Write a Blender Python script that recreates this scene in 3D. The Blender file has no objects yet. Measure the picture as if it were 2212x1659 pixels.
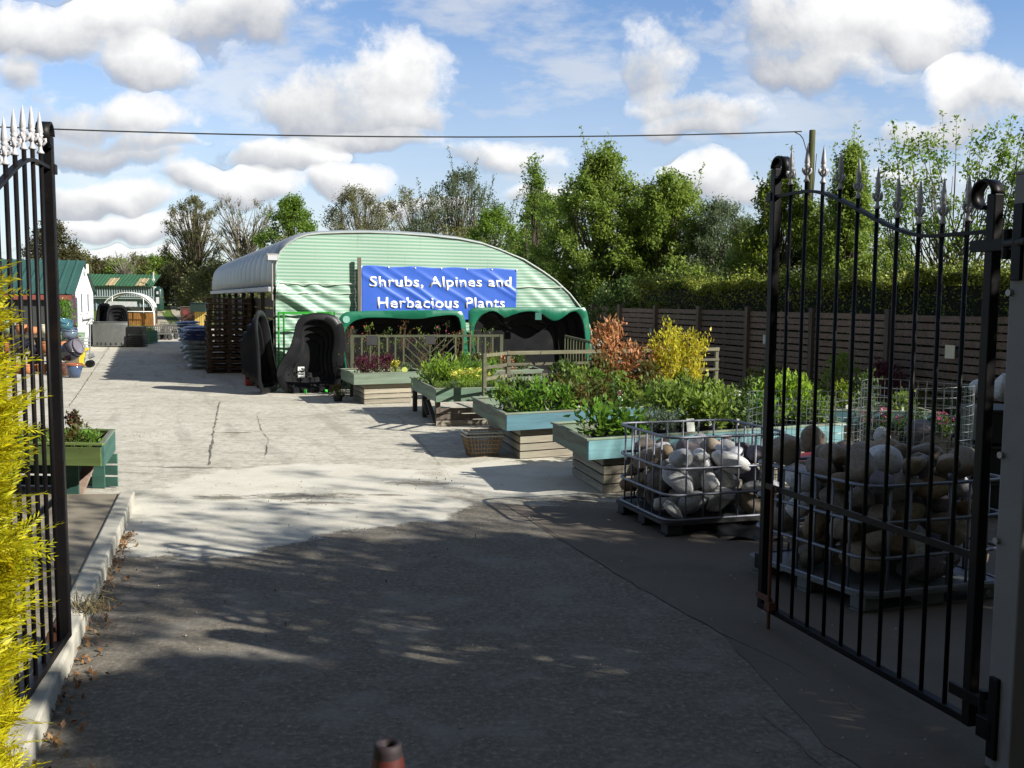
EXPOSURE = 0.82; SKYSTR = .072; CLOUD = 6.3; SKYTINT = (.98, 1.13, 1.34)
SHADE = [(5.4, 3.5, 1.55, 4.75, .04, 100, 48, 'egg', 'low roadside tree close beside the hinge post'), (5.7, 3.7, 1.7, 5.8, .5, 70, 30, 'vase', 'thin topped low roadside tree close beside the hinge post'), (7.6, .5, 2.6, 6.0, .06, 140, 70, 'egg', 'roadside tree right of the hinge post'), (8.0, 3.7, 2.4, 5.4, .06, 120, 62, 'egg', 'roadside tree behind the hinge post'), (10.0, 6.6, 2.1, 4.6, .06, 150, 90, 'egg', 'roadside tree at the end of the fence'),
 (11.8, 1.6, 3.0, 7.6, .06, 130, 60, 'egg', 'second row roadside tree'), (8.2, -2.8, 2.6, 5.7, .06, 180, 140, 'egg', 'roadside tree behind the camera at right'), (12.8, -3.0, 3.0, 8.2, .06, 180, 140, 'egg', 'tall roadside tree far right'),
 (7.9, 3.4, 2.6, 6.8, .45, 85, 24, 'vase', 'thin topped roadside tree beside the hinge post'), (10.2, 5.2, 2.5, 6.0, .4, 85, 24, 'vase', 'thin topped roadside tree near the fence end'), (12.5, 3.6, 2.8, 9.2, .4, 120, 30, 'vase', 'tallest thin topped roadside tree'),
 (-5.2, 2.2, 3.4, 8.8, .60, 130, 130, 'egg', 'unseen tree added over the left of the entrance to dim the sky'), (-1.5, -4.6, 4.0, 9.2, .45, 150, 130, 'egg', 'large unseen tree added behind the viewer to dim the sky'), (4.0, -6.2, 3.4, 8.6, .40, 120, 130, 'egg', 'unseen tree added behind the viewer at the right to dim the sky')]  # unseen trees added to cut the sky light over the entrance
import bpy, math, random
import numpy as np
from mathutils import Vector, Matrix
random.seed(7); RNG = np.random.default_rng(7)
SC = bpy.context.scene; COL = SC.collection
PI = math.pi; R_ = math.radians

# ------------------------------------------------------------ camera and pixel rays
CH = 1.9; FP = 2150.0; CX, CY = 1106.0, 829.5
PITCH = math.atan(181.0/FP); ROLL = 0.0105
Fv = Vector((0, math.cos(PITCH), -math.sin(PITCH)))
R0 = Vector((1, 0, 0)); U0 = R0.cross(Fv)
Rv = R0*math.cos(ROLL) + U0*math.sin(ROLL)
Uv = U0*math.cos(ROLL) - R0*math.sin(ROLL)
CAM = Vector((0, 0, CH))
def ray(px, py): return Fv*FP + Rv*(px-CX) + Uv*(CY-py)
def G(px, py, z=0.0):
    r = ray(px, py); return CAM + r*((z-CH)/r.z)
def D(px, py, Y):
    r = ray(px, py); return CAM + r*(Y/r.y)
def HP(px, py, p0, n):
    r = ray(px, py); return CAM + r*((p0-CAM).dot(n)/r.dot(n))
def V3(x, y, z=0): return Vector((x, y, z))
ul = ray(314, 640); YU = Vector((ul.x, ul.y, 0)).normalized(); YV = Vector((YU.y, -YU.x, 0))
YANG = math.atan2(YV.y, YV.x)
def hz(Y): return 0.021*max(0.0, min(Y, 300)-62)
cd = bpy.data.cameras.new('camera'); cam = bpy.data.objects.new('camera', cd); COL.objects.link(cam)
m = Matrix.Identity(4)
for i in range(3): m[i][0] = Rv[i]; m[i][1] = Uv[i]; m[i][2] = -Fv[i]; m[i][3] = CAM[i]
cam.matrix_world = m; cd.sensor_width = 36; cd.lens = 36*FP/2212.0; cd.clip_end = 3000; cd.clip_start = .05
SC.camera = cam

# ------------------------------------------------------------ objects
def setp(o, label=None, cat=None, group=None, kind=None):
    if label: o['label'] = label
    if cat: o['category'] = cat
    if group: o['group'] = group
    if kind: o['kind'] = kind
    return o
def thing(name, label, cat, loc=(0, 0, 0), rz=0.0, group=None):
    o = bpy.data.objects.new(name, None); COL.objects.link(o)
    o.empty_display_size = .1; o.location = loc; o.rotation_euler = (0, 0, rz)
    return setp(o, label, cat, group)
def kids(o): return [c for c in list(COL.objects) if c.parent == o]
def copy_tree(o, par=None):
    ch = KID.get(o.name, [])
    c = o.copy(); COL.objects.link(c); c.parent = par
    KID[c.name] = []
    if par is not None: KID.setdefault(par.name, []).append(c)
    for k in list(ch): copy_tree(k, c)
    return c
KID = {}
def link(me, name, mat, parent=None, loc=None, smooth=False):
    o = bpy.data.objects.new(name, me); COL.objects.link(o)
    if mat: me.materials.append(mat)
    if parent is not None:
        o.parent = parent; KID.setdefault(parent.name, []).append(o)
    if loc is not None: o.location = loc
    if smooth:
        me.polygons.foreach_set('use_smooth', np.ones(len(me.polygons), dtype=bool))
    return o
class MB:
    def __init__(s): s.v = []; s.f = []
    def add(s, vs, fs):
        b = len(s.v); s.v += [tuple(p) for p in vs]; s.f += [tuple(i+b for i in f) for f in fs]; return s
    def obox(s, c, ax, ay, az):
        c = Vector(c); vs = []
        for k in (-.5, .5):
            for j in (-.5, .5):
                for i in (-.5, .5): vs.append(c+ax*i+ay*j+az*k)
        return s.add(vs, [(0, 2, 3, 1), (4, 5, 7, 6), (0, 1, 5, 4), (2, 6, 7, 3), (0, 4, 6, 2), (1, 3, 7, 5)])
    def box(s, c, d, rz=0):
        a = Vector((math.cos(rz), math.sin(rz), 0)); b = Vector((-math.sin(rz), math.cos(rz), 0))
        return s.obox(c, a*d[0], b*d[1], Vector((0, 0, d[2])))
    def bar(s, p, q, w, h=None, up=Vector((0, 0, 1))):
        p = Vector(p); q = Vector(q); h = h or w; d = q-p
        if d.length < 1e-6: return s
        n = d.normalized(); up = Vector(up)
        if abs(n.dot(up)) > .98: up = Vector((0, 1, 0)) if abs(n.y) < .9 else Vector((1, 0, 0))
        a = n.cross(up).normalized(); b = a.cross(n).normalized()
        return s.obox((p+q)/2, d, a*w, b*h)
    def tube(s, pts, r, seg=6, cap=True, closed=False):
        pts = [Vector(p) for p in pts]; n = len(pts)
        rs = r if isinstance(r, (list, tuple)) else [r]*n
        t0 = (pts[1]-pts[0]).normalized()
        a = t0.orthogonal().normalized(); base = len(s.v)
        for i in range(n):
            if closed: t = (pts[(i+1) % n]-pts[i-1])
            else: t = pts[min(i+1, n-1)]-pts[max(i-1, 0)]
            t = t.normalized() if t.length > 1e-9 else t0
            a = (a-t*a.dot(t)); a = a.normalized() if a.length > 1e-6 else t.orthogonal().normalized()
            b = t.cross(a)
            for k in range(seg):
                an = 2*PI*k/seg; s.v.append(tuple(pts[i]+(a*math.cos(an)+b*math.sin(an))*rs[i]))
        m_ = n if closed else n-1
        for i in range(m_):
            j = (i+1) % n
            for k in range(seg):
                k2 = (k+1) % seg
                s.f.append((base+i*seg+k, base+i*seg+k2, base+j*seg+k2, base+j*seg+k))
        if cap and not closed:
            s.f.append(tuple(base+k for k in range(seg))[::-1]); s.f.append(tuple(base+(n-1)*seg+k for k in range(seg)))
        return s
    def lathe(s, prof, seg=16, c=(0, 0, 0), cap=True):
        base = len(s.v); c = Vector(c)
        for r, z in prof:
            for k in range(seg):
                an = 2*PI*k/seg; s.v.append((c.x+r*math.cos(an), c.y+r*math.sin(an), c.z+z))
        for i in range(len(prof)-1):
            for k in range(seg):
                k2 = (k+1) % seg
                s.f.append((base+i*seg+k, base+i*seg+k2, base+(i+1)*seg+k2, base+(i+1)*seg+k))
        if cap:
            s.f.append(tuple(base+k for k in range(seg))[::-1]); s.f.append(tuple(base+(len(prof)-1)*seg+k for k in range(seg)))
        return s
    def grid(s, P, nu, nv):
        base = len(s.v)
        for j in range(nv+1):
            for i in range(nu+1): s.v.append(tuple(P(i/nu, j/nv)))
        for j in range(nv):
            for i in range(nu):
                a = base+j*(nu+1)+i; s.f.append((a, a+1, a+nu+2, a+nu+1))
        return s
    def build(s, name, mat, parent=None, off=None, smooth=False, bevel=0, loc=None, solid=0):
        """off: world point subtracted from the vertices (the parent's location)"""
        v = s.v
        if off is not None: v = [(a-off[0], b-off[1], c-off[2]) for a, b, c in v]
        me = bpy.data.meshes.new(name); me.from_pydata(v, [], s.f); me.validate(); me.update()
        o = link(me, name, mat, parent, loc, smooth)
        if solid:
            md = o.modifiers.new('solid', 'SOLIDIFY'); md.thickness = solid; md.offset = 0
        if bevel:
            md = o.modifiers.new('bevel', 'BEVEL'); md.width = bevel; md.segments = 2; md.limit_method = 'ANGLE'
        return o
def solo(mb, name, mat, label, cat, group=None, loc=(0, 0, 0), **k):
    o = mb.build(name, mat, None, off=loc, loc=loc, **k); return setp(o, label, cat, group)
def struct(mb, name, mat, **k):
    o = mb.build(name, mat, **k); o['kind'] = 'structure'; return o

# ------------------------------------------------------------ materials
class NT:
    def __init__(s, nt): s.nt = nt; s.nt.nodes.clear()
    def n(s, t, **k):
        nd = s.nt.nodes.new(t)
        for a, b in k.items():
            if a.startswith('i_'): nd.inputs[int(a[2:])].default_value = b
            else: setattr(nd, a, b)
        return nd
    def w(s, a, b): s.nt.links.new(a, b)
    def put(s, sock, v):
        if isinstance(v, (int, float)): sock.default_value = v
        elif isinstance(v, tuple): sock.default_value = v if len(v) == len(sock.default_value) else tuple(v)+(1,)
        else: s.w(v, sock)
    def m(s, op, a, b=0.0, c=None, clamp=False):
        nd = s.n('ShaderNodeMath', operation=op, use_clamp=clamp)
        s.put(nd.inputs[0], a); s.put(nd.inputs[1], b)
        if c is not None: s.put(nd.inputs[2], c)
        return nd.outputs[0]
    def mix(s, f, a, b, bt='MIX'):
        nd = s.n('ShaderNodeMix', data_type='RGBA', blend_type=bt)
        s.put(nd.inputs[0], f); s.put(nd.inputs[6], a); s.put(nd.inputs[7], b); return nd.outputs[2]
    def noise(s, vec, scale, det=4, rough=.55, dist=0.0):
        nd = s.n('ShaderNodeTexNoise'); nd.inputs['Scale'].default_value = scale
        nd.inputs['Detail'].default_value = det; nd.inputs['Roughness'].default_value = rough; nd.inputs['Distortion'].default_value = dist
        if vec is not None: s.w(vec, nd.inputs['Vector'])
        return nd.outputs['Fac']
    def ramp(s, f, stops):
        nd = s.n('ShaderNodeValToRGB'); e = nd.color_ramp.elements
        while len(e) < len(stops): e.new(.5)
        for i, (p, c) in enumerate(stops):
            e[i].position = p; e[i].color = (c if isinstance(c, tuple) else (c, c, c))+(1,)
        s.w(f, nd.inputs[0]); return nd.outputs[0]
    def sstep(s, x, a, b):
        nd = s.n('ShaderNodeMapRange', interpolation_type='SMOOTHSTEP')
        s.put(nd.inputs[0], x); nd.inputs[1].default_value = a; nd.inputs[2].default_value = b
        return nd.outputs[0]
    def comb(s, x, y, z):
        nd = s.n('ShaderNodeCombineXYZ'); s.put(nd.inputs[0], x); s.put(nd.inputs[1], y); s.put(nd.inputs[2], z); return nd.outputs[0]
    def sep(s, v):
        nd = s.n('ShaderNodeSeparateXYZ'); s.w(v, nd.inputs[0]); return nd.outputs
    def scl(s, v, x, y, z):
        nd = s.n('ShaderNodeVectorMath', operation='MULTIPLY'); s.w(v, nd.inputs[0]); nd.inputs[1].default_value = (x, y, z); return nd.outputs[0]
    def obj(s): return s.n('ShaderNodeTexCoord').outputs['Object']
    def rnd(s): return s.n('ShaderNodeObjectInfo').outputs['Random']
    def bsdf(s, col, rough=.7, metal=0.0, bump=None, bstr=.3, bdist=.01, spec=.5, trans=None, coat=0.0):
        b = s.n('ShaderNodeBsdfPrincipled'); s.put(b.inputs['Base Color'], col); s.put(b.inputs['Roughness'], rough)
        b.inputs['Metallic'].default_value = metal; b.inputs['Specular IOR Level'].default_value = spec
        b.inputs['Coat Weight'].default_value = coat
        if bump is not None:
            bn = s.n('ShaderNodeBump'); bn.inputs['Strength'].default_value = bstr; bn.inputs['Distance'].default_value = bdist
            s.w(bump, bn.inputs['Height']); s.w(bn.outputs[0], b.inputs['Normal'])
        out = b.outputs[0]
        if trans:
            t = s.n('ShaderNodeBsdfTranslucent'); s.put(t.inputs[0], trans[1])
            mx = s.n('ShaderNodeMixShader'); mx.inputs[0].default_value = trans[0]; s.w(out, mx.inputs[1]); s.w(t.outputs[0], mx.inputs[2]); out = mx.outputs[0]
        o = s.n('ShaderNodeOutputMaterial'); s.w(out, o.inputs[0]); return b
MATS = {}
def newmat(name):
    mt = bpy.data.materials.new(name); mt.use_nodes = True; MATS[name] = mt; return mt, NT(mt.node_tree)
def plain(name, c, rough=.6, metal=0.0, var=.25, scale=6, bstr=.15, dirt=None, dscale=2.5, spec=.5, coat=0):
    """a paint/plastic/metal with uneven tone, fine grain and patches of grime"""
    if name in MATS: return MATS[name]
    mt, t = newmat(name); p = t.obj(); n1 = t.noise(p, scale, 5, .6); n2 = t.noise(p, scale*9, 3, .6)
    c2 = tuple(x*(1-var) for x in c); c3 = tuple(min(1, x*(1+var)) for x in c)
    col = t.mix(n1, c2, c3)
    if dirt:
        col = t.mix(t.sstep(t.noise(p, dscale, 6, .65), .5, .72), col, dirt)
    t.bsdf(col, t.m('ADD', t.m('MULTIPLY', n1, .25), rough-.12), metal, n2, bstr, .004, spec, coat=coat); return mt
def wood(name, c, paint=None, paintamt=.5, axis=0, scale=1.0, rough=.8):
    """grained timber, optionally with weathered paint or stain left on it"""
    if name in MATS: return MATS[name]
    mt, t = newmat(name); p = t.obj(); sc = [22, 22, 22]; sc[axis] = 1.6
    g = t.noise(t.scl(p, *[x*scale for x in sc]), 1.0, 6, .65)
    b = t.noise(p, 1.7, 5, .6); s2 = [7, 7, 7]; s2[axis] = .8; g2 = t.noise(t.scl(p, *s2), 1.0, 5, .7)
    rn = t.rnd()
    col = t.mix(g, tuple(x*.55 for x in c), tuple(min(1, x*1.35) for x in c))
    col = t.mix(t.m('MULTIPLY', b, .6), col, tuple(x*.55 for x in c))
    if paint:
        k = t.sstep(t.m('ADD', t.m('MULTIPLY', g, .35), t.m('ADD', t.m('MULTIPLY', b, .45), t.m('MULTIPLY', g2, .40))), .60-.45*paintamt, .85-.35*paintamt)
        col = t.mix(t.m('SUBTRACT', 1.0, k) if paintamt < 0 else k, paint, col) if False else t.mix(k, col, paint)
    col = t.mix(t.m('MULTIPLY', t.sstep(g2, .54, .68), .6), col, tuple(x*.42 for x in c))
    k2 = t.m('MULTIPLY_ADD', t.m('ADD', t.m('MULTIPLY', g2, .55), t.m('MULTIPLY', g, .45)), 2.4, -.28, clamp=False); col = t.mix(.8, col, t.comb(k2, k2, k2), 'MULTIPLY')
    col = t.mix(1.0, col, t.comb(t.m('MULTIPLY_ADD', rn, .5, .68), t.m('MULTIPLY_ADD', rn, .48, .69), t.m('MULTIPLY_ADD', rn, .42, .72)), 'MULTIPLY')
    t.bsdf(col, rough, 0, g, .35, .004, .3); return mt
def leafmat(name, cols, trans=.45, rough=.5):
    if name in MATS: return MATS[name]
    mt, t = newmat(name); r = t.n('ShaderNodeNewGeometry').outputs['Random Per Island']
    n = t.noise(t.obj(), 1.1, 3, .6)
    f = t.m('ADD', t.m('MULTIPLY', r, .6), t.m('MULTIPLY', t.sstep(n, .3, .7), .4), clamp=True)
    k = len(cols)
    col = t.ramp(f, [(i/max(1, k-1), c) for i, c in enumerate(cols)])
    tc = t.mix(.5, col, tuple(min(1, x*1.6) for x in cols[-1]))
    t.bsdf(col, rough, 0, None, spec=.3, trans=(trans, tc)); return mt
# ------------------------------------------------------------ light and sky
SUNAZ = Vector((.92, -.39, 0)).normalized(); EL = R_(31)
S = Vector((SUNAZ.x*math.cos(EL), SUNAZ.y*math.cos(EL), math.sin(EL)))
sd = bpy.data.lights.new('sun', 'SUN'); sd.energy = 5.0; sd.angle = R_(.5); sd.color = (1, .955, .88)
so = bpy.data.objects.new('sun', sd); COL.objects.link(so); so.rotation_euler = S.to_track_quat('Z', 'Y').to_euler()
SC.view_settings.view_transform = 'Standard'; SC.view_settings.look = 'None'; SC.view_settings.gamma = 1
SC.view_settings.exposure = EXPOSURE
wd = bpy.data.worlds.new('World'); SC.world = wd; wd.use_nodes = True
t = NT(wd.node_tree)
sky = t.n('ShaderNodeTexSky', sky_type='NISHITA'); sky.sun_disc = False; sky.sun_elevation = EL
sky.sun_rotation = math.atan2(S.x, S.y); sky.air_density = 1.0; sky.dust_density = .6; sky.ozone_density = 2.2
bg = t.n('ShaderNodeBackground'); bg.inputs[1].default_value = SKYSTR
d = t.sep(t.n('ShaderNodeTexCoord').outputs['Generated'])
ay = t.m('ADD', t.m('ABSOLUTE', d[1]), .12)
sx = t.m('DIVIDE', d[0], ay); sz = t.m('DIVIDE', t.m('MAXIMUM', d[2], 0.0), ay)
q = t.comb(sx, sz, 0.0)
nA = t.noise(q, 6.5, 10, .64, .1); nB = t.noise(q, 2.4, 5, .55); nC = t.noise(t.scl(q, 1, 2.6, 1), 5.5, 6, .6)
nW = t.noise(t.comb(sx, sz, 4.7), 9.0, 3, .5); nV = t.noise(t.comb(sx, sz, 9.1), 9.0, 3, .5)
wx = t.m('ADD', sx, t.m('MULTIPLY', t.m('SUBTRACT', nW, .5), .10)); wz = t.m('ADD', sz, t.m('MULTIPLY', t.m('SUBTRACT', nV, .5), .08))
def sp(px, py):
    r = ray(px, py); k = abs(r.y)+.12*r.length; return r.x/k, r.z/k
# each cumulus heap: centre, half width, half height in the photograph's pixels, whiteness
blobs = [(770, 180, 190, 110, 1.0), (885, 120, 78, 72, 1.2), (650, 205, 80, 70, 1.0), (860, 245, 110, 50, .85),
 (230, 235, 175, 62, 1.1), (215, 320, 150, 46, .75), (95, 70, 130, 60, .85), (250, 40, 130, 50, .9), (330, 120, 110, 40, .95), (560, 30, 170, 62, .9), (60, 170, 60, 50, .8),
 (1440, 130, 85, 85, 1.15), (1530, 235, 150, 58, 1.05), (1650, 50, 200, 75, .85), (1900, 45, 230, 70, 1.0), (1720, 140, 170, 50, .72), (1480, 290, 110, 34, .9),
 (2110, 195, 140, 62, 1.15), (2010, 265, 140, 40, .8), (620, 335, 110, 34, .9), (1070, 335, 130, 40, 1.0), (800, 300, 160, 24, .85), (195, 430, 150, 38, 1.1), (390, 385, 90, 36, 1.05),
 (540, 400, 110, 34, 1.0), (760, 388, 80, 32, 1.1), (1570, 400, 150, 38, 1.05), (280, 495, 170, 20, 1.0), (240, 545, 190, 14, 1.0), (1950, 400, 140, 40, 1.0), (1250, 440, 150, 40, 1.0), (960, 455, 150, 28, 1.0), (340, 300, 80, 20, .9)]
fac = None; shade = None
for (bx, by, rx, ry, wt) in blobs:
    cx, cz = sp(bx, by); k = FP*1.13
    ddx = t.m('MULTIPLY', t.m('SUBTRACT', wx, cx), k/rx); ddz = t.m('MULTIPLY', t.m('SUBTRACT', wz, cz), k/ry)
    r2 = t.m('ADD', t.m('MULTIPLY', ddx, ddx), t.m('MULTIPLY', ddz, ddz))
    f = t.m('SUBTRACT', 1.0, t.m('MULTIPLY', r2, .62))
    # heaps are bright on top and grey below
    sh = t.m('MULTIPLY', t.sstep(t.m('ADD', t.m('MULTIPLY', ddz, .8), t.m('MULTIPLY', ddx, .25)), -1.15, .75), wt)
    w_ = t.m('MAXIMUM', f, 0.0)
    if fac is None: fac = f; num = t.m('MULTIPLY', w_, sh); den = w_
    else:
        fac = t.m('SMOOTH_MAX', fac, f, .25); num = t.m('MULTIPLY_ADD', w_, sh, num); den = t.m('ADD', den, w_)
shade = t.m('DIVIDE', num, t.m('ADD', den, .001))
dens = t.m('ADD', fac, t.m('ADD', t.m('MULTIPLY', t.m('SUBTRACT', nA, .5), 5.0), t.m('MULTIPLY', t.m('SUBTRACT', nB, .5), .6)))
cm = t.sstep(dens, -.12, .80)
wis = t.m('MULTIPLY', t.sstep(t.m('ADD', nC, t.m('MULTIPLY', t.sstep(sz, .5, .1), .07)), .47, .66), .62)                 # thin high veil between the heaps
low = t.m('MULTIPLY', t.sstep(sz, .30, .0), .58)                # milky air near the horizon
front = t.sstep(d[1], -.15, .15)
cm2 = t.m('MULTIPLY', t.m('MAXIMUM', cm, t.m('MAXIMUM', wis, low)), t.m('MULTIPLY_ADD', front, .75, .25))
br = t.m('ADD', t.m('MULTIPLY', shade, .75), t.m('MULTIPLY', t.m('SUBTRACT', nA, .40), 1.7))
br = t.m('ADD', br, t.m('MULTIPLY', t.sstep(cm, 1.0, .3), .12))
veil = t.m('MULTIPLY_ADD', nB, .9, .22)
br = t.mix(t.sstep(cm, .15, .6), t.comb(veil, veil, veil), t.comb(br, br, br))
ccol = t.ramp(t.sep(br)[0] if False else br, [(0.0, (.44, .47, .55)), (.30, (.62, .65, .73)), (.55, (.92, .94, .97)), (.82, (1.25, 1.25, 1.25))])
ccs = t.scl(ccol, *[CLOUD]*3)
skyc = t.mix(1.0, sky.outputs[0], (SKYTINT[0], SKYTINT[1], SKYTINT[2]), 'MULTIPLY')
fin = t.mix(cm2, skyc, ccs)
fin = t.mix(t.m('MULTIPLY', t.m('SUBTRACT', 1.0, front), .85), fin, (1.55, 1.5, 1.45))     # unseen dull grey added behind the viewer to neutralise the shade
t.w(fin, bg.inputs[0]); o_ = t.n('ShaderNodeOutputWorld'); t.w(bg.outputs[0], o_.inputs[0])
wd.cycles.sampling_method = 'MANUAL'; wd.cycles.sample_map_resolution = 512

# ------------------------------------------------------------ vegetation
def leafmesh(name, C, size, mat, parent, el=.5, up=.35, off=None, dirs=None, var=.35, bend=.0):
    """one small pointed face per leaf at each centre, facing every way"""
    C = np.asarray(C, dtype=float); n = len(C)
    if off is not None: C = C-np.array(off)
    dv = RNG.normal(size=(n, 3))
    if dirs is not None: dv = dv*.55+np.asarray(dirs)
    dv /= np.linalg.norm(dv, axis=1)[:, None]+1e-9
    nn = RNG.normal(size=(n, 3)); nn[:, 2] = np.abs(nn[:, 2])+up*2
    s = np.cross(dv, nn); s /= np.linalg.norm(s, axis=1)[:, None]+1e-9
    L = (size*(1+var*(RNG.random(n)*2-1)))[:, None]
    W = L*el*.5; nv = np.cross(s, dv)
    P = np.stack([C-dv*L*.5, C-dv*L*.02+s*W-nv*bend*L, C+dv*L*.5, C-dv*L*.02-s*W-nv*bend*L], axis=1).reshape(-1, 3)
    me = bpy.data.meshes.new(name); me.vertices.add(4*n); me.loops.add(4*n); me.polygons.add(n)
    me.vertices.foreach_set('co', P.ravel()); me.loops.foreach_set('vertex_index', np.arange(4*n, dtype=np.int32))
    me.polygons.foreach_set('loop_start', np.arange(0, 4*n, 4, dtype=np.int32)); me.update(calc_edges=True)
    return link(me, name, mat, parent)
def bez(a, b, c, n=5):
    return [a*(1-u)**2+b*2*u*(1-u)+c*u*u for u in [i/n for i in range(n+1)]]
def shape_r(shape, h):
    """crown radius (0..1) at height fraction h (0 at crown base, 1 at top)"""
    if shape == 'round': return math.sqrt(max(0, 1-(2*h-1)**2))*.85+.15*(1-h)
    if shape == 'dome': return math.sqrt(max(0, 1-h*h))
    if shape == 'cone': return (1-h)**.8*.95+.05
    if shape == 'egg': return math.sin(PI*min(1, max(0, (h*.8+.16))))**.8*(1 if h < .7 else 1-(h-.7)*1.6)
    if shape == 'vase': return .45+.55*math.sin(PI*min(.5, h*.55)) if h < .9 else .8
    return 1
WK = {'tree': 1.22, 'shrub': 1.3}
def tree(name, label, cat, px0, px1, ytop, Y, shape='round', base=.25, nb=60, cl=55, rc=.45, ls=.14, mat=None, bark=None, group=None,
         stems=1, tr=.12, shoot=0, el=.5, limb=.03, twigs=3, ydep=None, W=None, X=None, ztop=None, seed=1, up=.35, sq=1.0):
    rn = random.Random(seed)
    if X is None:
        c = D((px0+px1)/2, 640, Y); X = c.x; W = (px1-px0)/FP*Y*.5*WK.get(cat, 1.15); ztop = D((px0+px1)/2, ytop, Y).z
    g = hz(Y); H_ = ztop-g; root = thing(name, label, cat, (X, Y, g), 0, group); org = V3(X, Y, g)
    dep = ydep or W*.8
    tk = MB(); tops = []
    for s_ in range(stems):
        sx_ = (rn.random()-.5)*W*.5*(stems > 1); sy_ = (rn.random()-.5)*dep*.4*(stems > 1)
        lean = V3((rn.random()-.5)*W*.25+sx_, (rn.random()-.5)*W*.2+sy_, H_*.86)
        b0 = V3(sx_*.35, sy_*.35, -.1); pts = bez(b0, V3(b0.x, b0.y, H_*.45)+V3(rn.uniform(-.1, .1)*W, 0, 0), lean, 7)
        r0 = tr*(1 if stems == 1 else .7)
        tk.tube(pts, [r0*(1-.85*i/7) for i in range(8)], 7); tops.append(pts)
    C = []; DR = []
    for i in range(nb):
        h = rn.random()**.8; hh = base+(1-base)*h; an = rn.random()*2*PI; rr = (.35+.65*math.sqrt(rn.random()))*shape_r(shape, h)
        p = V3(math.cos(an)*rr*W*.93, math.sin(an)*rr*dep, hh*H_*.97)
        p.x += rn.uniform(-.06, .06)*W; p.z += rn.uniform(-.03, .03)*H_
        st = tops[rn.randrange(stems)] if stems > 1 else tops[0]
        k = min(6.0, max(1.0, 7*(hh*.62-.02-.1*rn.random()+(.12 if shape in ('vase', 'cone') else 0)))); i0 = int(k); s0 = st[i0].lerp(st[min(7, i0+1)], k-i0)
        mid = s0.lerp(p, .5)+V3(0, 0, (p-s0).length*rn.uniform(-.05, .18)*(1 if shape != 'vase' else -.5))
        tk.tube(bez(s0, mid, p, 4), [limb*1.3, limb, limb*.75, limb*.5, limb*.25], 4, cap=False)
        out = (p-s0).normalized()
        for j in range(twigs):
            dd = (out+V3(rn.uniform(-1, 1), rn.uniform(-1, 1), rn.uniform(-.3, 1.1))*.8).normalized()
            e = p+dd*rc*rn.uniform(.7, 1.5)
            tk.tube([p, p.lerp(e, .5)+V3(0, 0, .04), e], [limb*.35, limb*.25, limb*.12], 3, cap=False)
            nl = max(1, int(cl/twigs*rn.uniform(.6, 1.35)))
            for q_ in range(nl):
                u = rn.random()**.7; c = p.lerp(e, u)
                C.append((c.x+rn.gauss(0, rc*.3), c.y+rn.gauss(0, rc*.3), c.z+rn.gauss(0, rc*.24*sq)))
    for i in range(shoot):                      # long leafy shoots standing out of the crown
        an = rn.random()*2*PI; h = rn.uniform(.55, .95); rr = shape_r(shape, h)*rn.uniform(.4, .95)
        p = V3(math.cos(an)*rr*W, math.sin(an)*rr*dep, (base+(1-base)*h)*H_)
        ln = rn.uniform(.10, .24)*H_; e = p+V3(math.cos(an)*.22, math.sin(an)*.22, 1).normalized()*ln
        if rn.random() < .6: s0 = V3(p.x*.35, p.y*.35, p.z*.45); tk.tube(bez(s0, s0.lerp(p, .5)+V3(p.x*.25, p.y*.25, 0), p, 4), limb*.8, 4, cap=False)
        tk.tube([p, p.lerp(e, .5), e], [limb*.5, limb*.35, limb*.15], 4, cap=False)
        for q_ in range(int(ln/ls*4.5)):
            c = p.lerp(e, rn.random()); C.append((c.x+rn.gauss(0, ls*.6), c.y+rn.gauss(0, ls*.6), c.z))
    tk.build('trunk', bark, root, smooth=True)
    if C: leafmesh('crown', C, ls, mat, root, el=el, up=up)
    return root

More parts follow.
